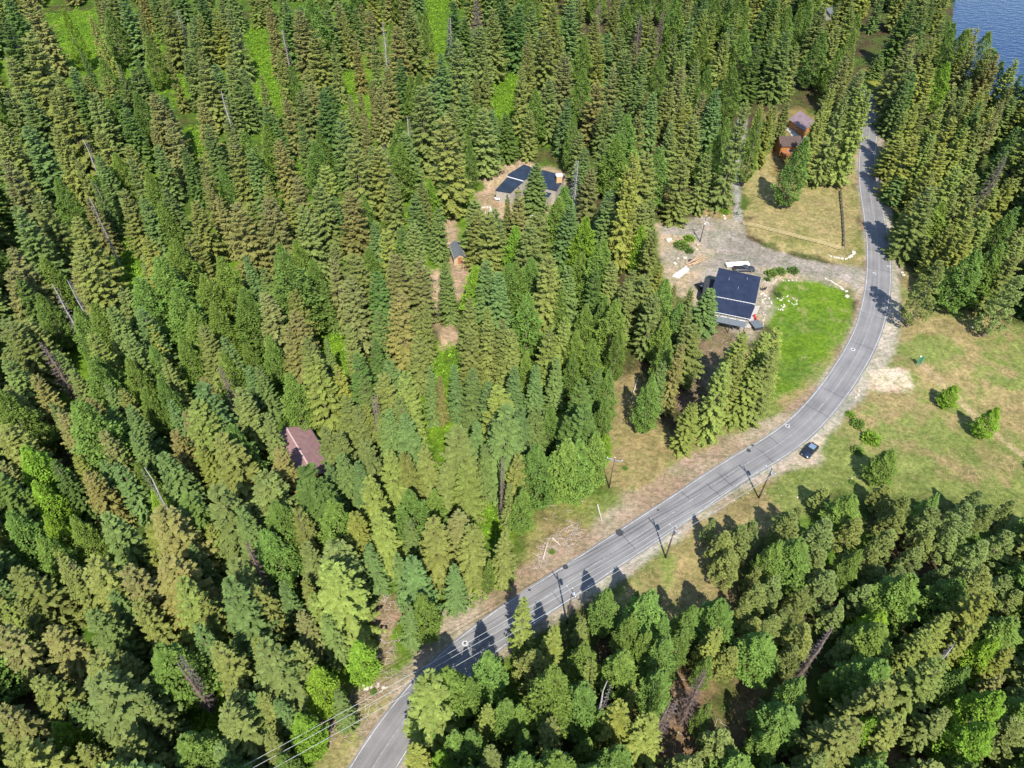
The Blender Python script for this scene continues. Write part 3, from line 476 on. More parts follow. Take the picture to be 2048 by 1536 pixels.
# each photograph tile of 512 px, enlarged three times: tip x, tip y, crown width, colour code [, y of the foot]
TILES = {
(0,0): "150,-90,220,r;380,60,160,G;150,215,240,o;330,440,150,o;140,525,180,b;330,535,200,o;600,220,120,y;720,-30,150,b;980,5,150,o;500,320,100,k;530,455,130,g;870,215,130,g;1110,295,130,o;1180,590,150,r;1010,735,140,r;905,745,100,r;1390,815,170,o;1285,50,120,y;1370,20,180,o;1450,395,130,b;590,765,150,o;165,745,190,b;300,740,200,o;20,950,190,r;0,720,160,o;330,1070,130,g;450,945,140,o;600,945,130,b;700,925,120,g;780,945,130,o;940,875,130,b;890,1040,140,g;1200,925,170,o;1230,1050,140,r;70,1245,210,b;215,1145,180,o;430,1290,200,o;720,1125,160,o;850,1175,140,b;990,1115,140,b;1140,1175,170,o;1300,1160,150,r;950,1225,130,g;1030,1460,210,g;1500,890,130,b;640,60,140,g;830,30,150,o;540,100,140,r;60,330,180,o;30,120,180,k;700,390,130,b;820,560,130,g;960,560,130,b;1000,320,120,o;740,640,140,k;640,600,130,g;1060,60,90,d;1325,540,60,t;500,840,60,d;1415,1210,90,d;540,1190,70,d;1190,80,110,o;1240,760,120,b;1110,900,120,k;30,520,150,o;560,1080,120,b;30,-20,160,k;1320,1000,110,g",
(512,0): "70,40,170,r;175,10,140,k;245,65,150,r;345,160,160,o;320,0,210,g;490,15,130,r;525,65,120,o;590,185,130,r;680,55,120,r;700,215,130,o;785,395,120,r;845,145,140,r;930,75,150,o;1100,315,140,b;1165,80,90,d;1325,-20,110,D;1220,235,170,o;1345,155,160,o;1430,55,160,o;1490,-10,140,k;760,130,60,t;155,170,60,t;905,690,60,t;990,495,210,o;1060,440,150,b;1130,695,260,o;1185,625,150,o;1320,640,150,g;1440,825,150,b;1285,840,130,g;1040,1085,100,G;1240,1065,190,o;800,1050,150,o;850,870,150,g;700,890,130,b;590,870,190,o;520,735,150,b;640,655,130,r;560,555,130,r;620,535,130,r;690,475,120,r;260,515,140,o;330,495,130,r;180,595,120,r;130,295,150,o;200,395,120,g;30,455,150,o;60,635,160,k;395,535,160,k;270,735,150,b;385,790,130,g;345,860,150,g;140,845,140,r;405,985,160,y;240,1055,150,r;60,1055,110,o;60,1185,210,r;280,1235,180,o;380,1100,170,o;550,1145,170,r;130,1440,140,g;245,1420,160,g;470,1455,140,o;770,1370,160,y;950,1175,150,b,1500;930,1350,180,o;1080,1225,120,b;1400,1265,180,o;1460,1305,150,o,1640;1230,1340,130,b;1510,1145,100,o;760,860,110,D;740,520,120,r;1020,60,110,g;460,250,130,o;1380,360,110,o;870,360,120,k;1250,480,120,b;480,1180,110,b;650,1180,120,g;700,1320,120,b;60,760,130,g;1100,980,110,k;1190,870,130,o;1060,1400,110,b;1320,430,110,o;930,460,100,g",
(1024,0): "90,215,180,o;200,145,160,o;320,320,160,r;230,470,140,o;350,0,150,b;400,-10,130,o;520,25,90,D;500,85,120,o;620,35,130,o;770,95,90,D;900,65,80,D;830,25,120,o;960,75,100,g;570,195,120,b;650,165,130,o;530,265,110,y;430,425,140,g;510,475,140,r;610,405,120,r;680,320,150,b;740,255,100,r;790,275,120,b;900,315,100,g;1020,395,120,r;1110,345,110,o;1030,275,90,y;1080,105,100,b;1160,55,100,y;1215,75,100,y;1160,195,100,g;1280,385,100,y;1240,550,140,b;1350,75,110,y;1390,-30,160,g;1330,145,120,k;1400,175,150,g;1500,50,110,k;760,695,140,o;735,925,170,y,1640;640,800,180,g;880,890,180,g;850,555,140,b;950,485,130,o;960,735,130,o;1110,680,160,o;1050,925,160,o;1230,810,150,g;1020,595,120,o;1180,920,130,o;145,965,160,b,1290;35,1105,140,r,1500;280,1175,210,g,1580;170,745,90,b;265,735,120,y;380,715,150,q;400,930,120,d;470,990,140,r;440,1295,180,G;60,390,160,o;780,1350,120,G;850,1370,130,o;0,810,90,b;1500,610,120,y;1340,410,150,g;1330,870,80,g;30,20,150,k;120,30,120,b;250,30,130,o;290,200,110,o;440,220,120,g;860,160,110,o;980,200,100,o;1060,20,110,o;700,20,110,g;1240,0,110,g;1290,200,110,o;1480,250,130,k;1400,560,110,g;560,620,110,o;780,450,110,b;1180,400,110,g;330,600,120,b;110,640,120,o;640,620,120,b;30,1340,150,G;550,830,110,b;1150,560,110,r;1400,620,140,o,1265;1560,660,120,y,1010;1580,640,110,o,900;1653,615,105,o,890;1500,680,110,g,1120;1552,700,90,g,985",
(1536,0): "60,75,110,y;20,-10,110,g;110,5,110,y;250,0,120,g;340,15,130,o;430,0,110,y;520,5,110,y;600,-10,110,k;690,10,120,k;780,50,150,r;730,125,150,g;870,10,150,k;960,0,110,o;1055,115,120,y;1000,225,130,o;870,205,150,r;780,370,140,o;840,265,150,o;1190,185,160,g;1110,185,110,g;1250,255,120,r;1340,275,130,o;1440,255,70,o;1510,320,90,o;1380,325,130,r;1085,370,130,G;990,390,140,y;1220,465,120,y;1290,535,130,y;1410,595,120,r;1130,515,120,o;1050,635,130,y;1265,615,120,k;1350,645,130,y;1480,490,120,o;1530,430,100,k;60,285,100,y;120,185,160,b;330,205,140,g;300,470,130,g;400,505,150,y;480,325,120,r;540,420,120,D;610,535,160,y,1110;470,575,140,o,1110;335,600,120,o,1100;120,565,75,y;220,820,170,g,1250;780,475,110,b;900,610,130,y;820,655,120,y;760,830,150,o,1060;890,790,150,y;1000,790,130,y;1120,690,140,y;1200,750,130,y;1060,850,160,y;1160,990,150,y;930,1080,190,o;1050,1220,210,g,1480;880,1205,130,o,1450;730,1040,130,b,1200;1300,725,120,o;1380,695,120,r;1440,870,130,k;1500,760,110,k;1440,930,110,D;1360,1120,140,y;1480,1050,130,y;1250,1040,140,o;1330,1280,160,y;1230,1350,160,y;1450,1280,140,g;940,1420,130,o,1560;1050,1470,140,o,1560;1440,1470,110,g;200,60,110,g;180,260,110,o;420,160,120,o;440,300,110,g;880,440,120,k;960,560,120,o;1340,480,110,o;700,260,120,k;640,150,110,o;20,180,110,k;1000,1010,130,o;1180,580,110,o;1130,1150,120,o;1260,880,130,y;760,240,110,o;930,110,110,k;1500,1250,120,k;1120,1330,130,y;1240,1200,130,y;680,330,100,b,470",
(0,512): "20,65,170,r;470,-40,230,o;430,40,150,r;235,235,160,g;310,165,80,d;400,140,70,d;170,365,150,o;50,415,180,o;255,520,110,D;190,715,150,r;40,755,170,o;450,325,160,g;560,285,210,g;650,295,180,b;570,595,180,g;540,475,160,y;820,140,220,g;960,20,250,g;1050,190,230,g;990,90,200,g;1200,100,200,g;1330,20,200,g;1440,190,210,g;1270,290,180,g;750,475,180,b;770,635,160,g;895,410,120,y;1085,485,140,g;1205,425,150,o;1350,490,150,b;1340,590,150,g;1205,715,130,r;1310,640,100,D;1410,790,180,o;1110,935,160,r;730,785,120,o;760,895,160,b;355,955,170,r;495,955,140,y;610,1055,180,r;540,855,140,r;640,775,130,b;960,755,140,g;1035,1035,150,r;1210,1130,130,y;1330,1060,250,o;130,1160,240,G;50,1035,160,o;430,1195,130,y;500,1295,180,r;200,1365,180,G;0,1235,160,r;700,1245,160,b;800,1075,140,b;910,1415,130,G;1120,1405,140,b;870,1270,60,t;1480,-10,110,b;250,0,150,g;90,120,150,k;330,560,130,b;430,680,130,o;900,560,130,g;980,620,120,o;20,600,150,o;300,860,130,o;660,900,130,k;870,800,130,g;1010,860,120,b;1470,520,130,g;1180,880,130,b;600,1220,140,b;330,1250,150,k;820,1250,130,g;1480,650,130,b;850,330,170,b;1150,310,180,g;720,180,150,o",
(512,512): "180,-30,300,q;60,215,180,r;230,195,140,o;450,-10,180,r;620,15,130,y;560,115,190,r;180,395,160,r;235,315,190,r;345,590,230,y;320,495,160,o;480,650,140,y;550,390,180,o;600,590,180,k;840,-10,190,r;965,25,160,r;855,220,210,r;1020,290,130,o;1145,50,130,b,400;1330,60,180,G,370;1280,250,140,o;1390,315,110,y;1385,30,160,b;1470,105,160,b;1285,410,160,o;1400,370,150,o;1490,380,160,o;1200,630,150,b;1300,670,150,b;1400,740,150,b;1040,630,160,b;760,670,180,o;890,690,220,y;690,810,90,D;520,820,180,o;600,890,160,o;660,890,130,y;780,910,140,b;900,940,190,b;1200,990,190,y;1250,1190,200,y;1020,1140,160,o;800,1170,160,y;650,1110,160,o;680,1310,200,y;520,1190,160,b;480,1040,150,o;405,1020,140,o;110,1125,190,r;310,1275,150,b;225,1140,100,k,1150;50,930,150,o;80,690,180,k;0,640,140,b;180,750,160,g;905,1190,140,o;1380,1120,160,b;1475,1180,80,D;1520,1340,130,o;1440,950,130,o;1310,990,140,b;400,120,120,k;330,20,140,g;720,330,120,b;700,500,120,k;420,480,120,b;60,480,130,g;640,720,130,b;860,860,150,o;1120,1250,130,o;600,1250,130,b;430,1250,130,b;960,460,150,o;750,950,110,b;1060,1400,130,g;40,60,120,b;1100,700,120,r;930,330,130,o;1180,460,110,b",
(1024,512): "0,450,140,o;35,30,140,g;100,250,180,g;230,420,160,y;310,375,130,y;350,70,180,b;200,75,120,y;420,-10,160,g;400,470,130,g;570,260,130,g;620,280,180,q;650,450,160,g;860,225,160,o;770,345,150,o;1010,290,150,q;1080,185,100,o;980,165,80,r;1200,190,170,b,450;1130,425,160,o;940,510,140,q;1020,495,130,r,930;820,560,140,y;900,630,130,b;848,745,150,g,1065;1090,875,150,y,1165;1400,450,190,y,860;1310,600,190,y,1080;1450,690,190,y,1000;1520,480,190,y,900;1370,560,170,o,960;1600,430,180,y,850;1550,580,190,o,985;1590,540,160,y,920;600,690,180,g;425,750,200,k;330,1090,230,q;440,870,230,k;410,1110,220,q;500,1050,190,q;560,1070,110,G,1240;230,880,150,g;155,870,150,b;60,880,170,b;40,1180,160,o;120,0,150,g;450,300,130,g;500,520,130,g;560,850,140,g;280,600,120,b;90,560,110,g;20,640,130,b;150,650,120,b;370,600,110,g;340,940,150,k;620,60,150,o;700,150,150,o;820,90,150,o;900,40,130,y;510,100,130,k;560,10,120,g;1250,1300,1,o;60,1390,140,g;820,420,120,b;920,380,130,g;1100,580,120,q;1060,320,120,o;300,220,130,g;1080,640,110,q;520,690,120,k",
(1536,512): "1040,45,220,p,430;1250,-30,210,q,330;1400,-80,190,g,300;1530,110,210,p,480;1135,770,110,G,890;1405,890,120,G,1065;740,1185,170,q,1360;345,1395,150,p,1530;710,1385,150,p,1530;820,1460,170,p;1260,1430,140,p;1010,1440,120,q;1480,1470,130,p;180,1520,130,p;1350,1500,130,p;1490,-20,140,o",
(0,1024): "60,20,220,g;275,5,150,G;250,150,190,g;430,40,170,g;640,0,230,b;950,-40,320,r;1250,75,120,y;1435,-10,210,b;1475,190,100,D;1400,320,230,o;780,340,240,r;1060,420,270,y;330,255,120,y;560,290,280,o;420,310,200,o;100,340,260,o;20,425,180,b;10,570,160,y;680,460,180,b;290,720,230,r;540,590,250,b;1325,810,240,o;545,870,260,o;680,850,200,o;220,980,250,o;20,1190,260,r;330,1290,190,G;680,1350,240,o;1280,1400,180,b;950,1440,140,o;1040,870,170,D;1520,775,130,y;1180,480,180,o;850,560,200,o;150,180,160,k;860,300,150,k;400,900,160,k;1400,1050,200,o;1490,420,150,o;420,1150,170,b;850,1100,200,o;1180,700,170,b;120,560,150,o;500,1400,170,o;60,1450,200,o;1500,1080,160,b;740,1200,160,k;1160,200,150,b;560,100,170,k",
(512,1024): "60,110,230,g;300,165,160,o;250,-10,180,o;400,40,120,k;570,-10,190,y;745,-10,210,y;930,50,140,b;1065,30,240,o;1290,80,210,o;1480,120,160,o;900,560,120,b;1000,500,180,g;455,310,340,y;320,510,160,y;290,400,110,o;160,420,130,b;0,440,180,o;275,590,160,r;600,770,180,G,1010;50,770,340,o;340,940,210,G;470,1070,130,b;250,1220,200,G;60,1320,160,o;925,950,300,y;1130,920,250,g;950,1380,180,y;1405,850,210,q;1370,1140,130,y;1180,1330,180,q;1500,1120,180,q;40,1090,160,o;430,620,160,b;680,200,140,b;860,250,130,b;140,300,130,k;1180,300,140,b;1390,280,110,g;1050,1150,150,q;1300,1300,170,q;1280,1000,150,g;150,1450,150,g;520,470,150,o;160,900,160,b;120,1100,150,b;250,800,150,o;1420,1400,160,o;1100,1450,150,G",
(1024,1024): "45,505,150,y,820;240,695,150,y;425,635,110,o,790;590,445,180,q;760,470,100,q;840,480,260,q;1085,550,160,q;680,810,230,q;460,780,200,q;130,840,280,p;485,890,120,y;410,1040,270,q;1255,680,140,y;1330,810,190,p;1400,555,130,p;1205,40,90,p;1300,130,200,p;1400,90,210,p;1330,230,200,p;1450,60,160,p;950,760,230,q;900,940,210,q;740,1035,90,y;1165,960,140,D;960,1110,130,D;1060,1220,110,D;660,1150,230,y;835,1230,250,y;250,1260,180,o;95,1310,140,q;1290,1300,150,D;1480,640,160,p;1500,440,170,p;1350,1070,180,q;1480,1140,150,q;1180,1170,110,q;570,1010,70,d;720,620,170,q;930,600,160,q;1040,700,150,q;820,700,160,q;600,640,130,k;560,1200,140,q;300,1050,130,k;1480,330,130,p;1500,900,160,p;40,1150,160,q;450,1380,160,q;1000,1290,110,k;1200,860,120,q;700,1000,150,k",
(1536,1024): "70,165,160,q;150,20,200,p;390,360,230,p;540,50,180,p;750,115,180,p;920,225,180,p;800,-10,170,p;1000,0,220,p;1200,-10,220,p;1290,185,200,p;1450,125,210,p;540,225,140,q;650,235,160,p;330,245,200,p;700,595,170,G,780;1325,465,230,y;1440,370,180,p;1120,800,110,d;60,640,170,p;235,690,220,p;130,600,150,p;0,650,140,p;400,690,80,D;490,770,140,p;480,910,120,q;1390,755,180,G;1480,820,140,y;235,990,180,q;740,1020,260,o;1045,920,270,y;1420,1090,250,G;1330,1300,250,G;525,1230,300,o;625,1240,170,G;830,1240,230,o;1430,960,110,r;700,1460,130,q;1530,480,150,p;1530,1050,170,p;1105,610,180,y;960,715,140,y;0,1045,200,q;60,400,170,p;230,470,180,p;180,820,160,p;600,430,170,p;450,560,160,p;820,330,160,p;1080,330,170,p;1180,330,150,p;1000,480,150,k;820,500,150,k;880,640,170,k;700,820,160,k;300,1150,150,k;900,800,140,p;1200,950,170,q;1100,1180,170,o;1500,620,160,p;60,900,140,k;370,1000,150,k;580,950,150,k;960,1420,160,q;1180,1440,150,k;620,1100,150,o;1250,680,150,y;40,1300,170,q;340,1450,170,o;1500,1450,170,k;700,330,150,p;480,250,130,p;980,140,150,p;1120,130,160,p"}
trees = []   # dict: x,y world base, h, r, code, tip px
def solve_tip(px, py, h):
    X, Y, _ = P(px, py, h); return X, Y
def add_tree(px, py, wpx, code, foot=None, fill=False, hh=None, rs=random):
    fam = KIND[code][0]
    if foot is not None:     # foot on the ground straight below the tip: height from the two
        lo, hi = 1.5, 38
        for _ in range(30):
            h = (lo+hi)/2; X, Y = solve_tip(px, py, h); fy = proj(X, Y, 0)[1]
            if fy < foot: lo = h
            else: hi = h
        dep = proj(X, Y, h)[2]; r = wpx*dep/FOC/2*.98
    else:
        h = hh or 22
        for _ in range(3):
            X, Y = solve_tip(px, py, h); dep = proj(X, Y, h)[2]; r = wpx*dep/FOC/2*1.02
            if hh is None:
                h = {'s': 7+1.95*2*r, 'f': 7.5+1.85*2*r, 'l': 6.5+1.6*2*r, 'p': 4.5+1.08*2*r, 'd': 20, 'D': 19}[fam]; h = min(max(h, 8), 33 if fam != 'p' else 22)
    if fam in 'd': r = min(r, 2.2)
    if code == 'p': r *= .86
    if code == 'q' and py > 1000: r *= .93
    trees.append(dict(x=X, y=Y, h=h, r=r, code=code, tx=px, ty=py, fill=fill, foot=foot)); return trees[-1]
GAPS = []
for (ox, oy), s in TILES.items():
    for e in s.split(';'):
        v = e.split(',')
        if int(v[2]) < 10: continue
        if v[3] == 'k' and oy == 1024 and len(v) == 4: GAPS.append((ox+int(v[0])/3, oy+int(v[1])/3+14, int(v[2])/6)); continue
        random.seed(e); add_tree(ox+int(v[0])/3, oy+int(v[1])/3, int(v[2])/3, v[3], oy+int(v[4])/3 if len(v) > 4 else None, hh=None)

# ---- fill the gaps of the wood: only where the photograph shows wood and no annotated crown reaches
KEEP = [[(1738,262),(1768,400),(1850,560),(1910,600),(2010,650),(2048,660),(2048,1060),(1990,1040),(1900,1010),(1760,990),(1640,1010),(1560,1040),(1480,1100),(1380,1240),(1330,1210),(1230,1170),(1180,1200),(1090,1240),(1060,1330),(935,1330),(800,1480),(795,1536),(600,1536),(700,1450),(690,1400),(770,1330),(752,1200),(800,1195),(800,1290),(890,1240),(1010,1190),(1110,1060),(1180,1000),(1205,880),(1245,740),(1290,740),(1300,860),(1400,850),(1400,700),(1450,660),(1540,680),(1500,660),(1410,620),(1370,610),(1325,560),(1310,450),(1370,430),(1400,380),(1460,370),(1490,270),(1470,260),(1480,380),(1560,370),(1680,370),(1720,350)],
 [(560,853),(612,853),(642,950),(610,940)],[(985,400),(985,350),(1050,322),(1140,345),(1120,395)],[(1050,410),(1085,410),(1085,445),(1060,445)],[(955,380),(965,350),(1000,330),(1010,360),(985,400),(990,420),(960,425)],
 [(862,540),(880,540),(885,640),(905,640),(900,700),(885,700)],[(908,490),(920,490),(925,520),(945,540),(925,590),(912,560)],[(895,440),(910,440),(915,490),(903,490)],[(1700,95),(1735,95),(1730,130),(1765,150),(1765,165),(1730,165)],
 [(1900,0),(2048,0),(2048,140),(1960,70),(1890,60)],[(1545,240),(1620,240),(1600,330),(1545,330)],[(1470,230),(1500,230),(1495,270),(1470,275)],[(1478,1340),(1495,1340),(1495,1440),(1450,1480),(1458,1410)],[(1345,1505),(1395,1495),(1400,1536),(1330,1536)],[(1780,1500),(1840,1500),(1870,1536),(1770,1536)]]
KEEP += [[(1250,735),(1280,745),(1275,830),(1265,850),(1235,890),(1222,860),(1238,790)], [(1385,740),(1425,700),(1415,790),(1390,850),(1372,840)]]; NCLR = len(KEEP); KEEP += [[tuple(p) for p in g] for g in GREEN]
cell = 6; gw, gh = 2048//cell+40, 1536//cell+40; ccx = (np.arange(gw)-20)*cell; ccy = (np.arange(gh)-20)*cell
CX, CY = np.meshgrid(ccx, ccy, indexing='ij'); cov = np.zeros(CX.shape, bool); keep = np.zeros(CX.shape, bool)
for k in KEEP: keep |= sdf(CX.astype(float), CY.astype(float), np.array(k, float)) > 0
def stamp(t, arr, sc=1.0, test=None):
    x0, y0, d0 = proj(t['x'], t['y'], t['h']); x1, y1, _ = proj(t['x'], t['y'], 0); wp = t['r']*FOC/d0*sc
    i0 = max(0, int((min(x0, x1)-wp)/cell)+19); i1 = min(gw, int((max(x0, x1)+wp)/cell)+22); j0 = max(0, int(min(y0, y1)/cell)+19); j1 = min(gh, int(max(y0, y1)/cell)+22)
    if i1 <= i0 or j1 <= j0: return (0, 1)
    cx, cy = CX[i0:i1, j0:j1], CY[i0:i1, j0:j1]
    ax, ay = x1-x0, y1-y0; L2 = ax*ax+ay*ay+1e-6; s = ((cx-x0)*ax+(cy-y0)*ay)/L2; dist = np.abs((cx-x0)*ay-(cy-y0)*ax)/math.sqrt(L2)
    m = (s > 0) & (s < 1.0) & (dist < wp*np.clip(np.minimum(1, (s+.05)*1.9), 0, 1)*(1 if KIND[t['code']][0] != 'd' else .2))
    if test is not None: return (m & test[i0:i1, j0:j1]).sum(), m.sum()
    arr[i0:i1, j0:j1] |= m; return (0, 1)
cl = np.zeros(CX.shape, bool)
for k in KEEP[1:NCLR]: cl |= sdf(CX.astype(float), CY.astype(float), np.array(k, float)) > -5
clg = cl.copy()
for k in KEEP[NCLR:]: clg |= sdf(CX.astype(float), CY.astype(float), np.array(k, float)) > 0
for t in list(trees):
    if t['foot']: continue
    for _ in range(3):
        hit, n = stamp(t, None, 1.02, clg)
        if hit <= max(1, n*.06): break
        t['r'] *= .88
    else:
        if stamp(t, None, 1.0, cl)[0] > n*.09: trees.remove(t)
for t in trees: stamp(t, cov, 1.12)
for gx_, gy_, gr_ in GAPS: cov |= np.hypot(CX-gx_, CY-gy_) < gr_
in_zone_clear = ['meadow', 'verge', 'fence_field', 'lawn', 'yard', 'sand', 'bulge', 'turnout', 'track', 'path_a', 'path_b', 'house_clearing', 'brown_plot', 'lodge_yard', 'dirt_e', 'dirt_f', 'dirt_g', 'lane_field']
gf = np.random.default_rng(5); order = np.array(list(zip(*np.where(~cov & ~keep)))); gf.shuffle(order); nf = 0
fx_ = CX[order[:, 0], order[:, 1]]+gf.uniform(-4, 4, len(order)); fy_ = CY[order[:, 0], order[:, 1]]-gf.uniform(14, 34, len(order))
right_ = (fx_ > 1250+np.maximum(0, 1000-fy_)*.3) & (fy_ > 900); fh_ = np.where(right_, gf.uniform(11, 15, len(order)), gf.uniform(16, 23, len(order)))
rays = (W2C.T@np.stack([fx_-1024, fy_-768, np.full(len(order), FOC)])); tt = (HC-fh_)/-rays[2]; FX, FY = rays[0]*tt, rays[1]*tt
okb = (line_d(FX, FY, rc[::10]) > HWM+4+3*right_) & (sdf(FX, FY, lake_poly) < -1.5)
nr_ = np.argmin(np.hypot(FX[:, None]-rc[::16, 0], FY[:, None]-rc[::16, 1]), 1); south = ((FX-rc[::16, 0][nr_])*nrm[::16, 0][nr_]+(FY-rc[::16, 1][nr_])*nrm[::16, 1][nr_]) < 0
okb &= (line_d(FX, FY, rc[::10]) > HWM+13) | ~south
for k in in_zone_clear: okb &= sdf(FX, FY, Parr(Z[k])) < 1.0
gapn = (vnoise(FX, FY, 15, 404)+.5*vnoise(FX, FY, 6, 405) > np.where(right_, .04, np.where(fx_ < 1150, .03, .2)))
TXY = np.array([[t['x'], t['y']] for t in trees])
for n in range(len(order)):
    i, j = order[n]
    if cov[i, j] or not okb[n]: continue
    code = 'ppqqgogq'[int(gf.integers(8))] if right_[n] else ('oorbbkggyo' if fx_[n] < 1000 else 'oybgkgoyog')[int(gf.integers(10))]; h = fh_[n]
    t = dict(x=FX[n], y=FY[n], h=h, r=(h*.17+gf.uniform(-.2, .8)) if not right_[n] else h*.25, code=code, tx=fx_[n], ty=fy_[n], fill=True)
    hit, m_ = stamp(t, None, 1, keep)
    if hit > m_*.06: continue
    if gapn[n] and gf.random() < .85: continue
    if np.min((TXY[:, 0]-t['x'])**2+(TXY[:, 1]-t['y'])**2) < 12: continue
    trees.append(t); TXY = np.vstack([TXY, [t['x'], t['y']]]); stamp(t, cov, 1.25); nf += 1
# the wood goes on outside the frame: never labelled one by one, it joins the stuff below
gx2 = np.random.default_rng(91); OX, OY = gx2.uniform(-420, 470, 9000), gx2.uniform(-25, 640, 9000); pr = np.array([proj(a, b, 12)[:2] for a, b in zip(OX, OY)])
oko = ((pr[:, 0] < -125) | (pr[:, 0] > 2175) | (pr[:, 1] < -125) | (pr[:, 1] > 1660)) & (line_d(OX, OY, rc[::10]) > HWM+8) & (sdf(OX, OY, lake_poly) < -2) & (sdf(OX, OY, WZ['meadow']) < 2)
grid_ = {}; no_ = 0
for a, b in zip(OX[oko], OY[oko]):
    c_ = (int(a//8.5), int(b//8.5))
    if c_ in grid_: continue
    grid_[c_] = 1; h = gx2.uniform(16, 26); u_, v_, _ = proj(a, b, h); trees.append(dict(x=a, y=b, h=h, r=h*.16, code='oobkyogr'[int(gx2.integers(8))], tx=u_, ty=v_, fill=True, far=True)); no_ += 1
print('outside', no_)
print('TREES annotated', len(trees)-nf, 'fill', nf)
from collections import Counter; print(Counter(KIND[t['code']][0] for t in trees), Counter(t['code'] for t in trees))
# drop trees that would stand on the road; nudge clear of it
for t in list(trees):
    for _ in range(12):
        d = np.hypot(*(rc-[t['x'], t['y']]).T); i = int(np.argmin(d))
        if d[i] > HWM+2.0: break
        v = np.array([t['x'], t['y']])-rc[i]; v /= np.hypot(*v)+1e-6; t['x'] += v[0]*.8; t['y'] += v[1]*.8
    a = np.array([t['x']]), np.array([t['y']])
    if sdf(*a, lake_poly)[0] > -.5: trees.remove(t)

# ---- link the trees, each with its own label
LM = [('the blue roofed house', 1470, 590), ('the brown roofed cabin', 600, 895), ('the dark roofed house', 1060, 355), ('the orange log cabin', 1598, 252), ('the parked blue car', 1617, 904),
      ('the small shed', 912, 508), ('the lake corner', 1975, 50), ('the sandy patch', 1783, 760), ('the bottom left corner', 0, 1536), ('the top left corner', 0, 0), ('the bottom right corner', 2048, 1536),
      ('the road at the bottom edge', 745, 1536), ('the rail fence', 1590, 470), ('the pole on the grass', 1220, 950), ('the green lawn', 1620, 660), ('the top edge centre', 900, 0),
      ('the left edge centre', 0, 768), ('the purplish leaning snag', 390, 1390), ('the bright green glade', 868, 850), ('the left green glade', 262, 545), ('the white rock pile', 970, 415), ('the long pale snag', 495, 460), ('the dirt track junction', 775, 1330), ('the open dirt plot', 1255, 850), ('the round drive shrub', 1429, 412), ('the right edge centre', 2048, 900), ('the shaded end of the road', 1742, 290), ('the bottom edge centre', 1250, 1536)]
ORD = ['nearest', 'second', 'third', 'fourth', 'fifth', 'sixth', 'seventh', 'eighth', 'ninth', 'tenth', 'eleventh', 'twelfth', 'thirteenth', 'fourteenth', 'fifteenth', 'sixteenth', 'seventeenth', 'eighteenth', 'nineteenth', 'twentieth']
DIRS = ['right of', 'below right of', 'straight below', 'below left of', 'left of', 'above left of', 'straight above', 'above right of']
SPEC = {'s': ('spruce', 'spruces standing through the forest'), 'f': ('fir', 'dense firs standing through the forest'), 'l': ('larch', 'soft crowned larches'), 'p': ('pine', 'bushy pines on the lower right'), 'd': ('dead tree', 'bare dead trees'), 'D': ('dying tree', 'brown dying trees')}
buck = {}
for t in trees:
    fam, colr_, cone, words_ = KIND[t['code']]; t['px'], t['py'] = t['tx'], t['ty']
    dd = [math.hypot(t['px']-x, t['py']-y) for _, x, y in LM]; k = int(np.argmin(dd)); a = math.atan2(t['py']-LM[k][2], t['px']-LM[k][1]); s = int(round(a/(math.pi/4))) % 8
    t['dist'] = dd[k]; buck.setdefault((words_, fam, k, s), []).append(t)
SIZEPX = lambda t: t['r']*t['h']*(FOC/proj(t['x'], t['y'], t['h'])[2])**2*(.35 if not (-40 < t['tx'] < 2090 and -60 < t['ty'] < 1560) else 1)
for fam in SPEC:
    for n, t in enumerate(sorted((t for t in trees if KIND[t['code']][0] == fam), key=lambda t: -SIZEPX(t)*(not t.get('far')))): t['one'] = n < 298 and not t.get('far')
for (words_, fam, k, s), L_ in buck.items():
    L_ = sorted((t for t in L_ if t['one']), key=lambda t: t['dist'])
    for i, t in enumerate(L_):
        sz = 'tall' if t['h'] > 25 else 'short' if t['h'] < 14 else ('broad' if t['r'] > .17*t['h'] else 'slender')
        t['label'] = (f"{sz} {words_} {SPEC[fam][0]}, the only one {DIRS[s]} {LM[k][0]}" if len(L_) == 1 else f"{sz} {words_} {SPEC[fam][0]}, {ORD[min(i, 19)]} such one {DIRS[s]} {LM[k][0]}")
used_lab = set()
def grab(fam, i): v = CR[fam]; return v[i % len(v)]
BR = {'s': 3.9, 'f': 3.5, 'l': 3.7, 'p': 4.2, 'd': 2.4, 'D': 2.9}
TZ = ground_z([t['x'] for t in trees], [t['y'] for t in trees])
for t, z in zip(trees, TZ): t['z'] = float(z)
def tint(t, rs):
    fam, c, cone, _ = KIND[t['code']]; v = rs.uniform(.85, 1.16); hv = rs.uniform(-.09, .09); return (c[0]*v*(1+hv), c[1]*v, c[2]*v*(1-hv), cone*rs.uniform(.3, 1.1))
rest = {}
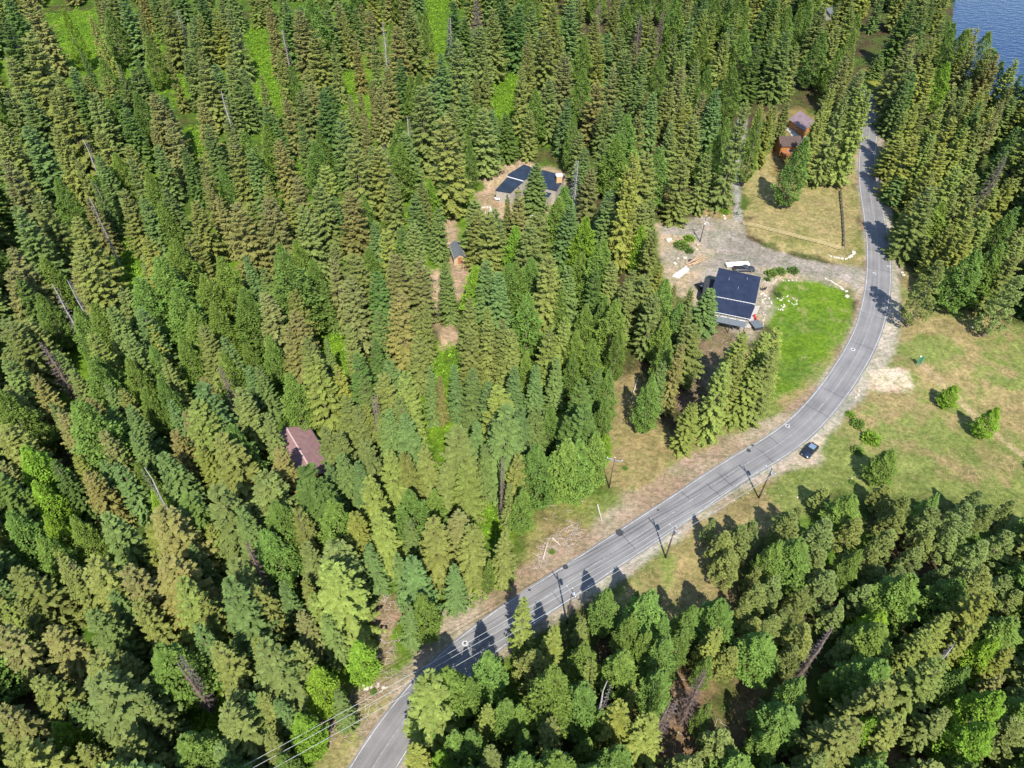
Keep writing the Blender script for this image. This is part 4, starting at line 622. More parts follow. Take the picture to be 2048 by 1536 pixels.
for n, t in enumerate(sorted(trees, key=lambda t: -t['ty'])):
    fam, colr_, cone, words_ = KIND[t['code']]; rs = random.Random(n*7+1)
    if not t['one']: rest.setdefault(fam, []).append((t, rs)); continue
    o = empty(NAME[fam], (t['x'], t['y'], t['z']), rs.uniform(0, math.tau), label=t['label'], cat='tree', group=SPEC[fam][1])
    hs = t['h']/TH*rs.uniform(.97, 1.03); r_s = max(t['r']/BR[fam], .25)
    tk = link('trunk', TRD if fam == 'd' else TR[n % 4], None, o); tk.scale = (.35+.75*hs, .35+.75*hs, hs)
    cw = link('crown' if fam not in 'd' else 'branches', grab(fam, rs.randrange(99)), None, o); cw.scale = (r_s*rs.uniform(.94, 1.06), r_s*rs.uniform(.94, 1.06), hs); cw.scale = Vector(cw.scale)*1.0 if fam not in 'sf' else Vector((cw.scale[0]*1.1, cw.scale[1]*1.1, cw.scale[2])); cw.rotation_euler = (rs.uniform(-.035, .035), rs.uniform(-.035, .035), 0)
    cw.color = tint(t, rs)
def instancer(name, L_, fam, label):
    """the rest of a kind past the limit: one stuff object, crowns set on points"""
    src = bpy.data.collections.new(name+'_sources')
    for k, mm in enumerate(CR[fam]): m2 = mm.copy(); m2.materials.clear(); m2.materials.append(M['needles_far']); src.objects.link(bpy.data.objects.new(f'{name}_source_{k:02d}', m2))
    me = bpy.data.meshes.new(name); me.from_pydata([(t['x'], t['y'], t['z']) for t, _ in L_], [], [])
    for nm_, ty_ in (('size', 'FLOAT_VECTOR'), ('turn', 'FLOAT_VECTOR'), ('tint', 'FLOAT_COLOR'), ('pick', 'INT')): me.attributes.new(nm_, ty_, 'POINT')
    a, r_, c, q_ = (me.attributes[k] for k in ('size', 'turn', 'tint', 'pick'))
    for i, (t, rs) in enumerate(L_): s_ = t['r']/BR[fam]; a.data[i].vector = (s_, s_, t['h']/TH); r_.data[i].vector = (0, 0, rs.uniform(0, 6.28)); c.data[i].color = tint(t, rs); q_.data[i].value = rs.randrange(len(CR[fam]))
    o = link(name, me, label=label, kind='stuff'); ng = bpy.data.node_groups.new(name, 'GeometryNodeTree'); ng.interface.new_socket('Geometry', in_out='INPUT', socket_type='NodeSocketGeometry'); ng.interface.new_socket('Geometry', in_out='OUTPUT', socket_type='NodeSocketGeometry')
    N = ng.nodes; L = ng.links; gi = N.new('NodeGroupInput'); go = N.new('NodeGroupOutput'); ip = N.new('GeometryNodeInstanceOnPoints'); ci = N.new('GeometryNodeCollectionInfo'); ci.inputs['Collection'].default_value = src; ci.inputs['Separate Children'].default_value = True; ci.inputs['Reset Children'].default_value = True
    def at(nm, ty): x = N.new('GeometryNodeInputNamedAttribute'); x.data_type = ty; x.inputs['Name'].default_value = nm; return x.outputs['Attribute']
    ip.inputs['Pick Instance'].default_value = True; L.new(gi.outputs[0], ip.inputs['Points']); L.new(ci.outputs[0], ip.inputs['Instance']); L.new(at('pick', 'INT'), ip.inputs['Instance Index']); L.new(at('turn', 'FLOAT_VECTOR'), ip.inputs['Rotation']); L.new(at('size', 'FLOAT_VECTOR'), ip.inputs['Scale']); L.new(ip.outputs[0], go.inputs[0])
    md = o.modifiers.new('scatter', 'NODES'); md.node_group = ng
for fam, L_ in rest.items(): print('rest', fam, len(L_)); instancer(SPEC[fam][0].replace(' ', '_')+'_forest', L_, fam, f'the remaining smaller {SPEC[fam][0]} trees filling the forest between the larger ones')

# ------------------------------------------------------------------ undergrowth, weeds
def scatter(name, pts, size, sd_, colors, per=26, h=.7, **k):
    g = np.random.default_rng(sd_); n = len(pts); ctr = np.repeat(pts, per, 0); sz = np.repeat(size, per)
    v = unit(g.normal(0, 1, (n*per, 3))); v[:, 2] = np.abs(v[:, 2]); base = ctr+v*sz[:, None]*np.array([1, 1, h])*g.uniform(.2, 1, (n*per, 1))
    ln = sz*g.uniform(.25, .55, n*per); V, T = sprays(base, v+g.normal(0, .6, (n*per, 3)), ln, ln*.35, g.normal(0, .5, (n*per, 3))+[0, 0, 1], np.zeros(n*per), np.zeros(n*per), .1)
    c = np.repeat(np.repeat(colors, per, 0)*g.uniform(.65, 1.3, (n*per, 1)), 6, 0)
    me = tri_mesh(name, V, c, M['weed']); return link(name, me, **k)
m = bpy.data.materials.new('weed'); m.use_nodes = True; at = m.node_tree.nodes.new('ShaderNodeAttribute'); at.attribute_name = 'tone'; b = m.node_tree.nodes['Principled BSDF']
b.inputs['Roughness'].default_value = .8; b.inputs['Specular IOR Level'].default_value = .15; m.node_tree.links.new(at.outputs['Color'], b.inputs['Base Color']); M['weed'] = m
g = np.random.default_rng(77)
N0 = 60000; X = g.uniform(-300, 320, N0); Y = g.uniform(15, 430, N0)
vis = (np.abs((X)/(Y*.62+62)) < 1.25); X, Y = X[vis], Y[vis]
rd = road_dist(X, Y); clear = np.zeros(X.shape, bool)
for k in ('lawn', 'yard', 'bulge', 'turnout', 'sand', 'path_a', 'path_b', 'path_c', 'house_clearing', 'track'): clear |= sdf(X, Y, WZ[k]) > -1
mead = np.zeros(X.shape, bool)
for k in ('meadow', 'verge', 'fence_field', 'brown_plot'): mead |= sdf(X, Y, WZ[k]) > 0
grn = np.zeros(X.shape, bool)
for p in WG: grn |= sdf(X, Y, p) > -1.5
ok = (rd > HWM+4) & ~clear & (sdf(X, Y, lake_poly) < -1)
dens = np.where(mead, .05, np.where(grn, 1.0, .35*(fbm(X, Y, 14, 5, 3) > -.1)+.05)); ok &= g.random(len(X)) < dens
X, Y = X[ok], Y[ok]; grn = grn[ok]; mead = mead[ok]; leftw = (X < 20)
cols = np.where(grn[:, None], np.array([.135, .25, .018]), np.where(mead[:, None], np.array([.16, .17, .05]), np.where(leftw[:, None] & (g.random(len(X)) < .6)[:, None], np.array([.13, .25, .018]), np.array([.075, .11, .03]))))
sz = np.where(mead, g.uniform(.15, .4, len(X)), g.uniform(.4, 1.3, len(X)))
GPX = []
for p in WG:
    lo, hi = p.min(0)-2, p.max(0)+2; n = min(700, int(np.prod(hi-lo)*.55)); q_ = g.uniform(lo, hi, (n, 2)); GPX.append(q_[sdf(q_[:, 0], q_[:, 1], p) > -2])
GPX = np.vstack(GPX); GPX = GPX[road_dist(GPX[:, 0], GPX[:, 1]) > HWM+3]; gsz = g.uniform(.4, 1.4, len(GPX)); gc = np.array([.13, .235, .018])*g.uniform(.6, 1.35, (len(GPX), 1))*np.array([1, 1, 1])
X, Y = np.r_[X, GPX[:, 0]], np.r_[Y, GPX[:, 1]]; sz = np.r_[sz, gsz]; cols = np.vstack([cols, gc])
scatter('undergrowth', np.stack([X, Y, ground_z(X, Y)], 1), sz, 3, cols, 22, kind='stuff', label='leafy green undergrowth covering the forest floor between the trees')
print('undergrowth', len(X))
# meadow tufts
N0 = 42000; X = g.uniform(-30, 170, N0); Y = g.uniform(30, 200, N0); mead = np.zeros(X.shape, bool)
for k in ('meadow', 'verge', 'fence_field', 'brown_plot'): mead |= sdf(X, Y, WZ[k]) > -1
mead &= (road_dist(X, Y) > HWM+2.5) & (fbm(X, Y, 6, 15, 3)+g.normal(0, .25, len(X)) > .15); X, Y = X[mead], Y[mead]
tuft = np.where((g.random(len(X)) < .5)[:, None], np.array([.13, .15, .04]), np.array([.33, .27, .13]))
scatter('dry_grass', np.stack([X, Y, ground_z(X, Y)], 1), g.uniform(.15, .5, len(X)), 4, tuft, 6, .9, kind='stuff', label='tufts of dry grass over the meadow and verges')
def shrub(px, py, w, code, label, flat=.8):
    x, y, _ = P(px, py); d = proj(x, y, 0)[2]; r = w*d/FOC/2; z = float(ground_z(x, y)[0]); rs = random.Random(px)
    o = empty('shrub', (x, y, z), rs.uniform(0, 6), label=label, cat='shrub', group='low shrubs in the open ground'); c = link('foliage', CR['c'][px % 4], None, o); c.scale = (r, r, r*flat); c.color = (*KIND[code][1], 0)
    mb = MB(); [mb.tube((0, 0, -.1), (rs.uniform(-.5, .5)*r, rs.uniform(-.5, .5)*r, r*.6), .05, .02, 5) for _ in range(4)]; mb.build('stem', M['bark'], o)
for a in [(1429,412,34,'q','round dark green shrub beside the gravel drive'),(1411,385,18,'G','small yellow green shrub above the round one by the drive'),(1449,428,22,'G','light green shrub just right of the round drive shrub'),
          (1362,493,32,'g','wide grassy shrub on the island by the yard pole'),(1378,479,24,'G','bright shrub touching the wide one by the yard pole'),(1378,503,20,'k','low dark shrub below the others by the yard pole'),
          (1541,549,26,'g','left shrub of the row behind the blue roofed house garden'),(1560,545,26,'q','middle shrub of the row behind the blue roofed house garden'),(1586,543,24,'k','right shrub of the row, nearest the lawn tip'),(1534,560,14,'k','small dark shrub at the roof corner of the blue house'),(1557,590,16,'k','dark little shrub inside the stone ring on the lawn'),
          (1250,938,12,'q','tiny round shrub right of the pole on the grass'),(1104,1104,15,'q','small dark shrub on the bank above the road'),(1696,1018,14,'k','tiny dark shrub left of the meadow pines'),(1703,968,14,'q','little green shrub in the lower meadow'),(1740,880,40,'G','bright green weedy clump in the meadow near the parked car'),(1712,905,26,'g','smaller green clump left of the bright one in the meadow'),(1715,850,30,'g','grey green weeds at the road edge above the turnout'),(1700,830,20,'G','light weeds beside the bend guard'),
          (748,1385,16,'q','round green bush on the slash covered clearing'),(700,1440,26,'G','bright roadside bush under the power lines'),(1205,880,30,'G','bright leafy bush at the edge of the open plot'),(1062,1005,20,'G','pale bush in front of the tall firs'),(640,1495,22,'y','yellow blooming bush under the lowest wire'),(1840,1030,26,'q','low bush at the lower end of the meadow')]: shrub(*a)

# ------------------------------------------------------------------ stones
def stone_mesh(sd_):
    bm = bmesh.new(); bmesh.ops.create_icosphere(bm, subdivisions=1, radius=.5); g_ = random.Random(sd_)
    for v in bm.verts: v.co = v.co*g_.uniform(.75, 1.2); v.co.z *= .7
    me = bpy.data.meshes.new('boulder'); bm.to_mesh(me); bm.free(); me.materials.append(M['stone']); return me
SM = [stone_mesh(i) for i in range(6)]
ORD2 = ['first', *ORD[1:]]
def stones(pts, n, size, label, group, sd_, name='boulder'):
    rs = random.Random(sd_); W = resample(Parr(pts), n) if len(pts) > 1 else Parr([pts[0]]*n); rows = []
    for k, p in enumerate(W):
        j = .25 if len(pts) > 1 else 1.1*(n > 1)
        s = size*.88*rs.uniform(.6, 1.35); x, y = p[0]+rs.uniform(-j, j), p[1]+rs.uniform(-j, j); rows.append((proj(x, y, 0)[0], x, y, s, rs.randrange(6), rs.uniform(.7, 1), rs.uniform(.6, .9), rs.uniform(0, 6)))
    for k, (_, x, y, s, m_, a, b, t) in enumerate(sorted(rows)):
        o = link(name, SM[m_]); o.scale = (s, s*a, s*b); o.rotation_euler = (0, 0, t); o.location = (x, y, float(ground_z(x, y)[0])+s*.1)
        lb = label if n == 1 else f"{ORD2[k]} from the left: {label}"
        tag(o, ' '.join(lb.split()[:16]), 'boulder' if size > .6 else 'stone', group)
ST = (.38)
stones([(1658,512),(1670,515),(1683,517),(1691,517),(1698,514),(1704,511),(1707,507)], 15, 1.0, 'pale boulder in the short curved row above the drive entrance', 'curved boulder row above the drive', 1)
stones([(1705,503),(1708,506)], 2, 1.3, 'larger pale boulder ending the curved row above the drive', 'two end boulders', 2)
stones([(1649,556),(1662,563),(1676,571),(1687,580)], 16, .75, 'pale stone in the long row between the drive and the lawn', 'stone row along the lawn', 3)
stones([(1693,583)], 1, 1.7, 'largest pale boulder at the lower end of the lawn row', None, 4); stones([(1694,593)], 1, 1.4, 'boulder standing last below the lawn row', None, 5)
stones([(1803,545),(1806,550)], 2, 1.1, 'pale rock of the pair right of the road shoulder', 'pair of rocks right of the road', 6); stones([(1797,505)], 1, 1.0, 'lone flat rock right of the upper road', None, 7)
stones([(1525,558),(1536,566),(1545,568),(1552,560),(1562,558),(1570,562),(1580,562),(1592,561)], 20, .6, 'light garden stone of the border behind the shrubs', 'stone border behind the garden shrubs', 8)
stones([(1555,595),(1561,600),(1568,594),(1577,591)], 10, .6, 'light garden stone of the upper curl on the lawn', 'upper curl of garden stones', 9)
stones([(1577,600),(1584,606),(1592,609),(1596,606),(1592,600),(1586,596)], 12, .55, 'small stone of the right ring on the lawn', 'right ring of garden stones', 10)
stones([(1557,619),(1564,618),(1569,612),(1570,607),(1563,609)], 10, .7, 'pale stone of the middle heap on the lawn', 'middle heap of garden stones', 11)
stones([(1525,600),(1538,597),(1543,604),(1540,612),(1533,614),(1526,606),(1524,600)], 16, .7, 'pale stone of the ring around the fire pit', 'fire pit ring', 12)
stones([(1526,625),(1530,632),(1527,642),(1528,652)], 10, .6, 'light stone of the row beside the deck', 'stone row beside the deck', 13)
stones([(1520,590),(1526,588),(1531,592)], 5, .9, 'pinkish slab stone on the garden patio', 'patio slabs', 14)
stones([(1336,480)], 1, 2.0, 'big white boulder left of the yard island', None, 15); stones([(1395,490)], 1, 1.6, 'white boulder at the foot of the yard pole', None, 16); stones([(1394,499)], 1, 1.1, 'smaller pale rock below the yard pole boulder', None, 17)
stones([(1355,517)], 1, 1.5, 'yellowish boulder near the white sheets', None, 18); stones([(1370,517)], 1, 1.5, 'grey pink boulder right of the yellowish one', None, 19); stones([(1350,527)], 1, 1.2, 'small boulder above the white sheets', None, 20)
stones([(1413,405)], 1, 1.2, 'lone rock left of the round drive shrub', None, 21); stones([(1450,438),(1446,434)], 3, 1.1, 'white rock under the light green drive shrub', 'rocks under the light green drive shrub', 22); stones([(1408,444),(1418,446)], 4, .9, 'pale rock beside the yard pole top', 'rocks behind the yard pole', 23)
stones([(1942,656)], 1, .9, 'single white rock in the upper meadow', None, 24); stones([(1717,783),(1710,795)], 3, .8, 'pale rock at the edge of the bend', 'rocks at the bend', 25)
stones([(1470,1000),(1500,985),(1590,1000),(1700,960)], 9, .4, 'small white stone in the weeds below the turnout', 'stones below the turnout', 26)
stones([(720,1365),(735,1380),(760,1372),(775,1375)], 9, .8, 'pale rock on the slash covered clearing', 'rocks on the clearing', 27); stones([(665,1458),(705,1442)], 4, .7, 'rock under the wires near the lower road', 'rocks under the wires', 28)
stones([(965,415),(975,412),(985,418),(972,424)], 9, 1.4, 'white rock of the pile beside the dark roofed house', 'white rock pile', 29)

# ------------------------------------------------------------------ utility poles and wires
def rot2(v, a): return (v[0]*math.cos(a)-v[1]*math.sin(a), v[0]*math.sin(a)+v[1]*math.cos(a))
def utility_pole(base, h, ang, label, xf=False, arm=2.4, r=.17, loc=None, braces=True):
    x, y, _ = loc or P(*base); z = float(ground_z(x, y)[0]); o = empty('utility_pole', (x, y, z), ang, label=label, cat='utility pole', group='utility poles along the road')
    mb = MB().tube((0, 0, -.3), (0, 0, h), r, r*.62, 10); mb.build('post', M['pole'], o, True)
    MB().box((0, r+.05, h-.5), (arm, .12, .14)).build('crossarm', M['timber'] if xf is None else M['metal'], o)
    for s in (-1, 1): MB().bar((s*arm*.3, r+.05, h-.55), (0, r+.02, h-1.25), .05).build('brace', M['metal'], o)
    tops = []
    for s in (-.46, 0, .46):
        px_, pz = s*arm, h-.42+(.62 if s == 0 else 0); py_ = r+.05 if s else 0
        MB().tube((px_, py_, pz), (px_, py_, pz+.14), .05, .05, 6).tube((px_, py_, pz+.1), (px_, py_, pz+.3), .1, .07, 8).build('insulator', M['insul'], o, True); rx = rot2((px_, py_), ang); tops.append((x+rx[0], y+rx[1], z+pz+.3))
    if xf:
        t = MB().tube((0, -.48, h-2.5), (0, -.48, h-1.5), .27, .27, 12).build('transformer', M['metal'], o, True); MB().tube((0, -.48, h-1.5), (0, -.48, h-1.3), .08, .05, 8).build('bushing', M['insul'], t, True)
    for k in range(8): MB().box((0, r*.9, 1.5+k*.5), (.25, .04, .03)).build('step_bolt', M['metal'], o) if k < 4 else None
    return tops
rdir = math.atan2(87.9-59.5, 51.7-11)+math.pi/2
pA = utility_pole((1517,997), 9.2, rdir, 'wooden utility pole below the turnout, rightmost of the three by the road', True)
pB = utility_pole((1331,1115), 9.7, rdir, 'middle wooden utility pole of the three by the road', True)
pC = utility_pole((1134,1246), 11.2, rdir, 'wooden utility pole left of the three, near the lone spruce', True)
utility_pole((1218,976), 8.9, -.25, 'thin utility pole with a pale crossarm standing alone on the grass', False, 3.0, .12)
utility_pole((1400,484), 8.0, -.05, 'utility pole beside the boulders in the gravel yard', True, 2.2, .14)
fx, fy, _ = P(300, 1655, 10); pD = utility_pole(None, 11, rdir+.05, 'utility pole carrying the wires beyond the bottom left edge', loc=(fx, fy, 0))
def wire(a, b, sag, label, group):
    mb = MB(); p = [tuple(a[i]+(b[i]-a[i])*t-(sag*4*t*(1-t) if i == 2 else 0) for i in range(3)) for t in np.linspace(0, 1, 15)]
    for u, v in zip(p[:-1], p[1:]): mb.tube(u, v, .03, .03, 4, False)
    mb.build('power_line', M['wire'], None, label=label, cat='wire', group=group)
for k, nm in enumerate(('upper', 'middle', 'lower')):
    wire(pD[k], pC[k], .9, f'{nm} overhead wire crossing the lower road to the lone spruce pole', 'wires crossing the lower road'); wire(pC[k], pB[k], .4, f'{nm} overhead wire between the left and middle roadside poles', 'wires of the second span'); wire(pB[k], pA[k], .4, f'{nm} overhead wire between the middle and right roadside poles', 'wires of the third span')

# ------------------------------------------------------------------ rail fence
def rail_fence(pts, bays, label, m, hgt=1.25, group=None):
    W = resample(Parr(pts), bays+1); c = W[0]; o = empty('rail_fence', (c[0], c[1], 0), label=label, cat='fence', group=group); L_ = [(p[0]-c[0], p[1]-c[1]) for p in W]; zs = [float(ground_z(p[0], p[1])[0]) for p in W]
    for p, z in zip(L_, zs): MB().tube((*p, z-.2), (*p, z+hgt), .10, .09, 7).build('post', m, o)
    for a, b, za, zb in zip(L_[:-1], L_[1:], zs[:-1], zs[1:]):
        for k in range(3): d = Vector((b[0]-a[0], b[1]-a[1], 0)).normalized(); nn = Vector((-d.y, d.x, 0))*-.11; q_ = hgt*(.3+.3*k); MB().bar(Vector((*a, za+q_))+nn, Vector((*b, zb+q_))+nn, .07, .17).build('rail', m, o)
rail_fence([(1485,450),(1560,471),(1625,487),(1687,499)], 16, 'pale wooden rail fence along the drive side of the dry field', M['timber'])
rail_fence([(1687,499),(1684,440),(1680,382)], 15, 'rail fence coloured dark as in shade, running up beside the road', mat('shade_toned_timber', (.16, .13, .10), .9, .3, 4))  # timber colour darkened to stand for the fence's shadowed side

# ------------------------------------------------------------------ buildings
def slab(name, q, th, m, parent, org, seams=0, seam_m=None, ridge=None):
    """roof plane from four world corners: upper left, upper right, lower right, lower left"""
    q = [Vector(p)-Vector(org) for p in q]; n = (q[1]-q[0]).cross(q[3]-q[0]).normalized(); n = n if n.z > 0 else -n
    b = [p-n*th for p in q]; ccw = (q[1]-q[0]).cross(q[3]-q[0]).z
    seq = [0, 3, 2, 1] if ccw < 0 else [0, 1, 2, 3]
    o = MB().hexa([b[i] for i in seq]+[q[i] for i in seq]).build(name, m, parent)
    if seams:
        mb = MB()
        for k in range(1, seams): t = k/seams; mb.bar(q[0].lerp(q[1], t)+n*.015, q[3].lerp(q[2], t)+n*.015, .035, .05)
        s = mb.build('roof_seams', seam_m or m, o); s['kind'] = 'stuff'
    return o
def wpt(px, py, z): return Vector(P(px, py, z))
def walls(quad, zt, m, parent, org, name='wall'):
    """four separate wall panels under the roof; quad world xy corners, zt top height per corner"""
    for i in range(4):
        j = (i+1) % 4; a, b = Vector((*quad[i][:2], 0)), Vector((*quad[j][:2], 0)); d = (b-a).normalized(); nn = Vector((-d.y, d.x, 0))*.09; A, B = a-Vector(org)*1-d*0, b-Vector(org)
        A.z = B.z = 0; q = [A-nn+Vector((0, 0, -.4)), B-nn+Vector((0, 0, -.4)), B+nn+Vector((0, 0, -.4)), A+nn+Vector((0, 0, -.4)), A-nn+Vector((0, 0, zt[i])), B-nn+Vector((0, 0, zt[j])), B+nn+Vector((0, 0, zt[j])), A+nn+Vector((0, 0, zt[i]))]
        MB().hexa(q).build(name, m, parent)
def shrink(q, f):
    c = sum((Vector(p) for p in q), Vector())/len(q); return [c+(Vector(p)-c)*f for p in q]
def window(parent, c, w, h, ang, org, nm='window'):
    o = MB().box((c[0]-org[0], c[1]-org[1], c[2]), (w, .14, h), ang).build(nm, M['trim'], parent); d = rot2((0, -.06), ang)
    for s in (-1, 1): e = rot2((s*w*.24, -.06), ang); MB().box((c[0]-org[0]+e[0], c[1]-org[1]+e[1], c[2]), (w*.42, .08, h*.84), ang).build('pane', M['glass'], o)
# -- blue roofed house
A = wpt(1437.8, 535.3, 7.0); B_ = wpt(1521.8, 554, 7.0); Lr = wpt(1511, 607.5, 4.9); Ll = wpt(1421, 590, 4.9)
org = ((A.x+Lr.x)/2, (A.y+Lr.y)/2, 0); h1 = empty('house', org, label='blue metal roofed house with stepped roof beside the gravel drive', cat='house')
e = (A-Ll).normalized(); dn = Vector((-e.x, -e.y, 0)).normalized()      # downslope in plan
mid_y = 0
slab('roof', [A, B_, Lr, Ll], .18, M['roof_blue'], h1, org, 24)
bk = [A-dn*2.6-Vector((0, 0, 2.2)), B_-dn*2.6-Vector((0, 0, 2.2))]
slab('roof', [A-Vector((0, 0, .01)), B_-Vector((0, 0, .01)), bk[1], bk[0]], .18, M['roof_blue'], h1, org, 24)
M1 = wpt(1509.5, 609.5, 4.65); M2 = wpt(1500.6, 638, 3.5); M3 = wpt(1411, 619.5, 3.5); M0 = wpt(1420, 592, 4.65)
slab('roof', [M0, M1, M2, M3], .16, M['roof_blue'], h1, org, 24)
for a, b in ((Ll, Lr), (M3, M2)):
    gt = MB().bar(a-Vector(org)+dn*.06-Vector((0, 0, .08)), b-Vector(org)+dn*.06-Vector((0, 0, .08)), .10, .10).build('gutter', M['trim'], h1)
    for k in range(14): p = a.lerp(b, (k+.5)/14)-Vector(org)+dn*.2-Vector((0, 0, .16)); MB().box(p, (.08, .08, .08)).build('bracket', M['trim'], h1)
S0, S1, S2, S3 = wpt(1437, 632, 2.9), wpt(1494, 644, 2.9), wpt(1489, 655, 2.5), wpt(1432, 643, 2.5)
slab('porch_roof', [S0, S1, S2, S3], .12, M['roof_grey'], h1, org)
q = shrink([Vector((p.x, p.y, 0)) for p in (bk[0], bk[1], M2, M3)], .93); walls([q[0], q[1], q[2], q[3]], [4.4, 4.4, 3.1, 3.1], M['siding'], h1, org)
south_ang = math.atan2(q[2].y-q[3].y, q[2].x-q[3].x)
for t in (.2, .42, .64, .86):
    p = q[3].lerp(q[2], t); nn = rot2((0, -.14), south_ang); window(h1, (p.x+nn[0], p.y+nn[1], 1.5), 1.5, 1.5, south_ang, org)
p = q[1].lerp(q[2], .5); ea = math.atan2(q[1].y-q[2].y, q[1].x-q[2].x)
for t in (.3, .55, .8):
    p = q[1].lerp(q[2], t); nn = rot2((0, -.14), ea); window(h1, (p.x+nn[0], p.y+nn[1], 1.6), 1.6, 1.5, ea, org)
dd = MB().box((p.x-org[0]+rot2((0, -.14), ea)[0], p.y-org[1]+rot2((0, -.14), ea)[1], 0), (.1, .1, .1)) 
for S_ in (S2, S3, S2.lerp(S3, .5)): MB().bar((S_.x-org[0], S_.y-org[1], -.2), (S_.x-org[0], S_.y-org[1], 2.36), .16).build('porch_post', M['dark_siding'], h1)
for k, (t_, u_) in enumerate(((.3, .35), (.7, .2), (.55, .6))):
    p = A.lerp(B_, t_).lerp(Ll.lerp(Lr, t_), u_)-Vector(org); MB().tube(p-Vector((0, 0, .1)), p+Vector((0, 0, .55)), .09, .09, 8).build('vent_pipe', M['metal'], h1)
# side deck of boards
D0, D1, D2, D3 = wpt(1511, 611, .35), wpt(1520, 612, .35), wpt(1501, 657, .35), wpt(1492, 655, .35)
for k in range(10):
    a, b = D0.lerp(D3, k/10), D1.lerp(D2, k/10); c2, d2 = D1.lerp(D2, (k+.94)/10), D0.lerp(D3, (k+.94)/10); vv = [Vector(v)-Vector(org) for v in (d2, c2, b, a)]
    MB().hexa([v-Vector((0, 0, .1)) for v in vv]+vv).build('deck_board', M['deck'], h1)
# annex (dark lean-to on the west)
A0, A1, A2, A3 = wpt(1410, 555.5, 3.0), wpt(1432, 560, 3.0), wpt(1422, 592, 3.4), wpt(1405, 588, 3.4)
ann = empty('shed', (A3.x, A3.y, 0), label='dark flat roofed lean-to shed against the left side of the blue house', cat='shed'); slab('roof', [A0, A1, A2, A3], .14, M['dark_siding'], ann, (A3.x, A3.y, 0), 8); walls(shrink([A0, A1, A2, A3], .94), [2.8, 2.8, 3.1, 3.1], M['dark_siding'], ann, (A3.x, A3.y, 0))
p0 = A3.lerp(A2, .5); window(ann, (p0.x, p0.y-.0, 1.4), 1.2, 1.2, math.atan2(A2.y-A3.y, A2.x-A3.x), (A3.x, A3.y, 0))
# -- dark roofed forest house
o2 = wpt(1060, 365, 0); h2 = empty('house', o2, label='dark roofed house with chimney half hidden in the middle of the forest', cat='house')
r1 = [wpt(1014.3, 349.7, 5.4), wpt(1048, 328.7, 5.4), wpt(1080, 340.5, 4.6), wpt(1046, 361.7, 4.6)]; r1 = [r1[0], r1[1], r1[2], r1[3]]
r2 = [wpt(1015, 353.5, 4.9), wpt(1046.6, 362.6, 4.9), wpt(1021, 386, 3.4), wpt(990, 380.8, 3.4)]
r3 = [wpt(1076, 337.5, 5.8), wpt(1131, 351.5, 5.8), wpt(1113, 381.5, 4.2), wpt(1056, 368, 4.2)]
r4 = [wpt(1092, 384, 3.0), wpt(1103, 386.5, 3.0), wpt(1094, 398, 2.6), wpt(1083, 395.5, 2.6)]
for r_, ns in ((r1, 14), (r2, 12), (r3, 20), (r4, 5)):
    slab('roof', r_, .16, M['roof_dark'], h2, o2, ns); zz = [p.z-.3 for p in r_]; walls(shrink([Vector((p.x, p.y, 0)) for p in r_], .92), zz, M['siding'], h2, o2)
sa = math.atan2(r3[2].y-r3[3].y, r3[2].x-r3[3].x); qq = shrink([Vector((p.x, p.y, 0)) for p in r3], .92)
for t in (.25, .5, .75): p = qq[3].lerp(qq[2], t); nn = rot2((0, -.14), sa); window(h2, (p.x+nn[0], p.y+nn[1], 2.0), 1.6, 1.5, sa, o2)
cq = wpt(1118, 356, 6.2)-o2; ch = MB().box((cq.x, cq.y, 5.9), (1.7, 1.4, 2.2), .2).build('chimney', M['bare'], h2); MB().box((cq.x, cq.y+.1, 7.1), (2.0, 1.6, .16), .2).build('chimney_cap', M['trim'], ch)
gt = MB().bar(r2[0]-o2, r2[1]-o2+Vector((0, 0, .05)), .25, .2).build('roof_trim', M['trim'], h2)
# -- brown roofed cabin
o3 = wpt(612, 905, 0); h3 = empty('cabin', o3, label='long brown roofed cabin in a gap of the left forest', cat='cabin')
ra, rb = wpt(572.2, 855, 5.2), wpt(628, 949, 5.2); ax = (rb-ra).normalized(); side_v = Vector((-ax.y, ax.x, 0)); side_v = side_v if side_v.x > 0 else -side_v
ea0, ea1 = ra+side_v*4.3-Vector((0, 0, 2.0)), rb+side_v*4.3-Vector((0, 0, 2.0)); we0, we1 = ra-side_v*4.3-Vector((0, 0, 2.0)), rb-side_v*4.3-Vector((0, 0, 2.0))
slab('roof', [ra, rb, ea1, ea0], .15, M['roof_brown'], h3, o3, 26); slab('roof', [ra-Vector((0, 0, .01)), rb-Vector((0, 0, .01)), we1, we0], .15, M['roof_brown'], h3, o3, 26)
MB().bar(ra-o3+Vector((0, 0, .05)), rb-o3+Vector((0, 0, .05)), .3, .08).build('ridge_cap', mat('pink_ridge', (.42, .29, .27), .6), h3)
MB().bar(ea0-o3+side_v*.08, ea0.lerp(ea1, .45)-o3+side_v*.08, .15, .18).build('gutter', M['dark_siding'], h3)
walls(shrink([Vector((p.x, p.y, 0)) for p in (ea0, ea1, we1, we0)], .9), [3.1]*4, M['log'], h3, o3)
for z0 in (ra, rb): 
    s_ = ax*(.9 if z0 is ra else -.9); a = z0+s_; mb = MB(); v1, v2, v3 = a-side_v*3.8-Vector((0, 0, 2.1))-o3, a+side_v*3.8-Vector((0, 0, 2.1))-o3, a-Vector((0, 0, .3))-o3; t = ax*.1
    mb.add([v1-t, v2-t, v3-t, v1+t, v2+t, v3+t], [(0, 1, 2), (5, 4, 3), (0, 3, 4, 1), (1, 4, 5, 2), (2, 5, 3, 0)]).build('gable', M['log'], h3)
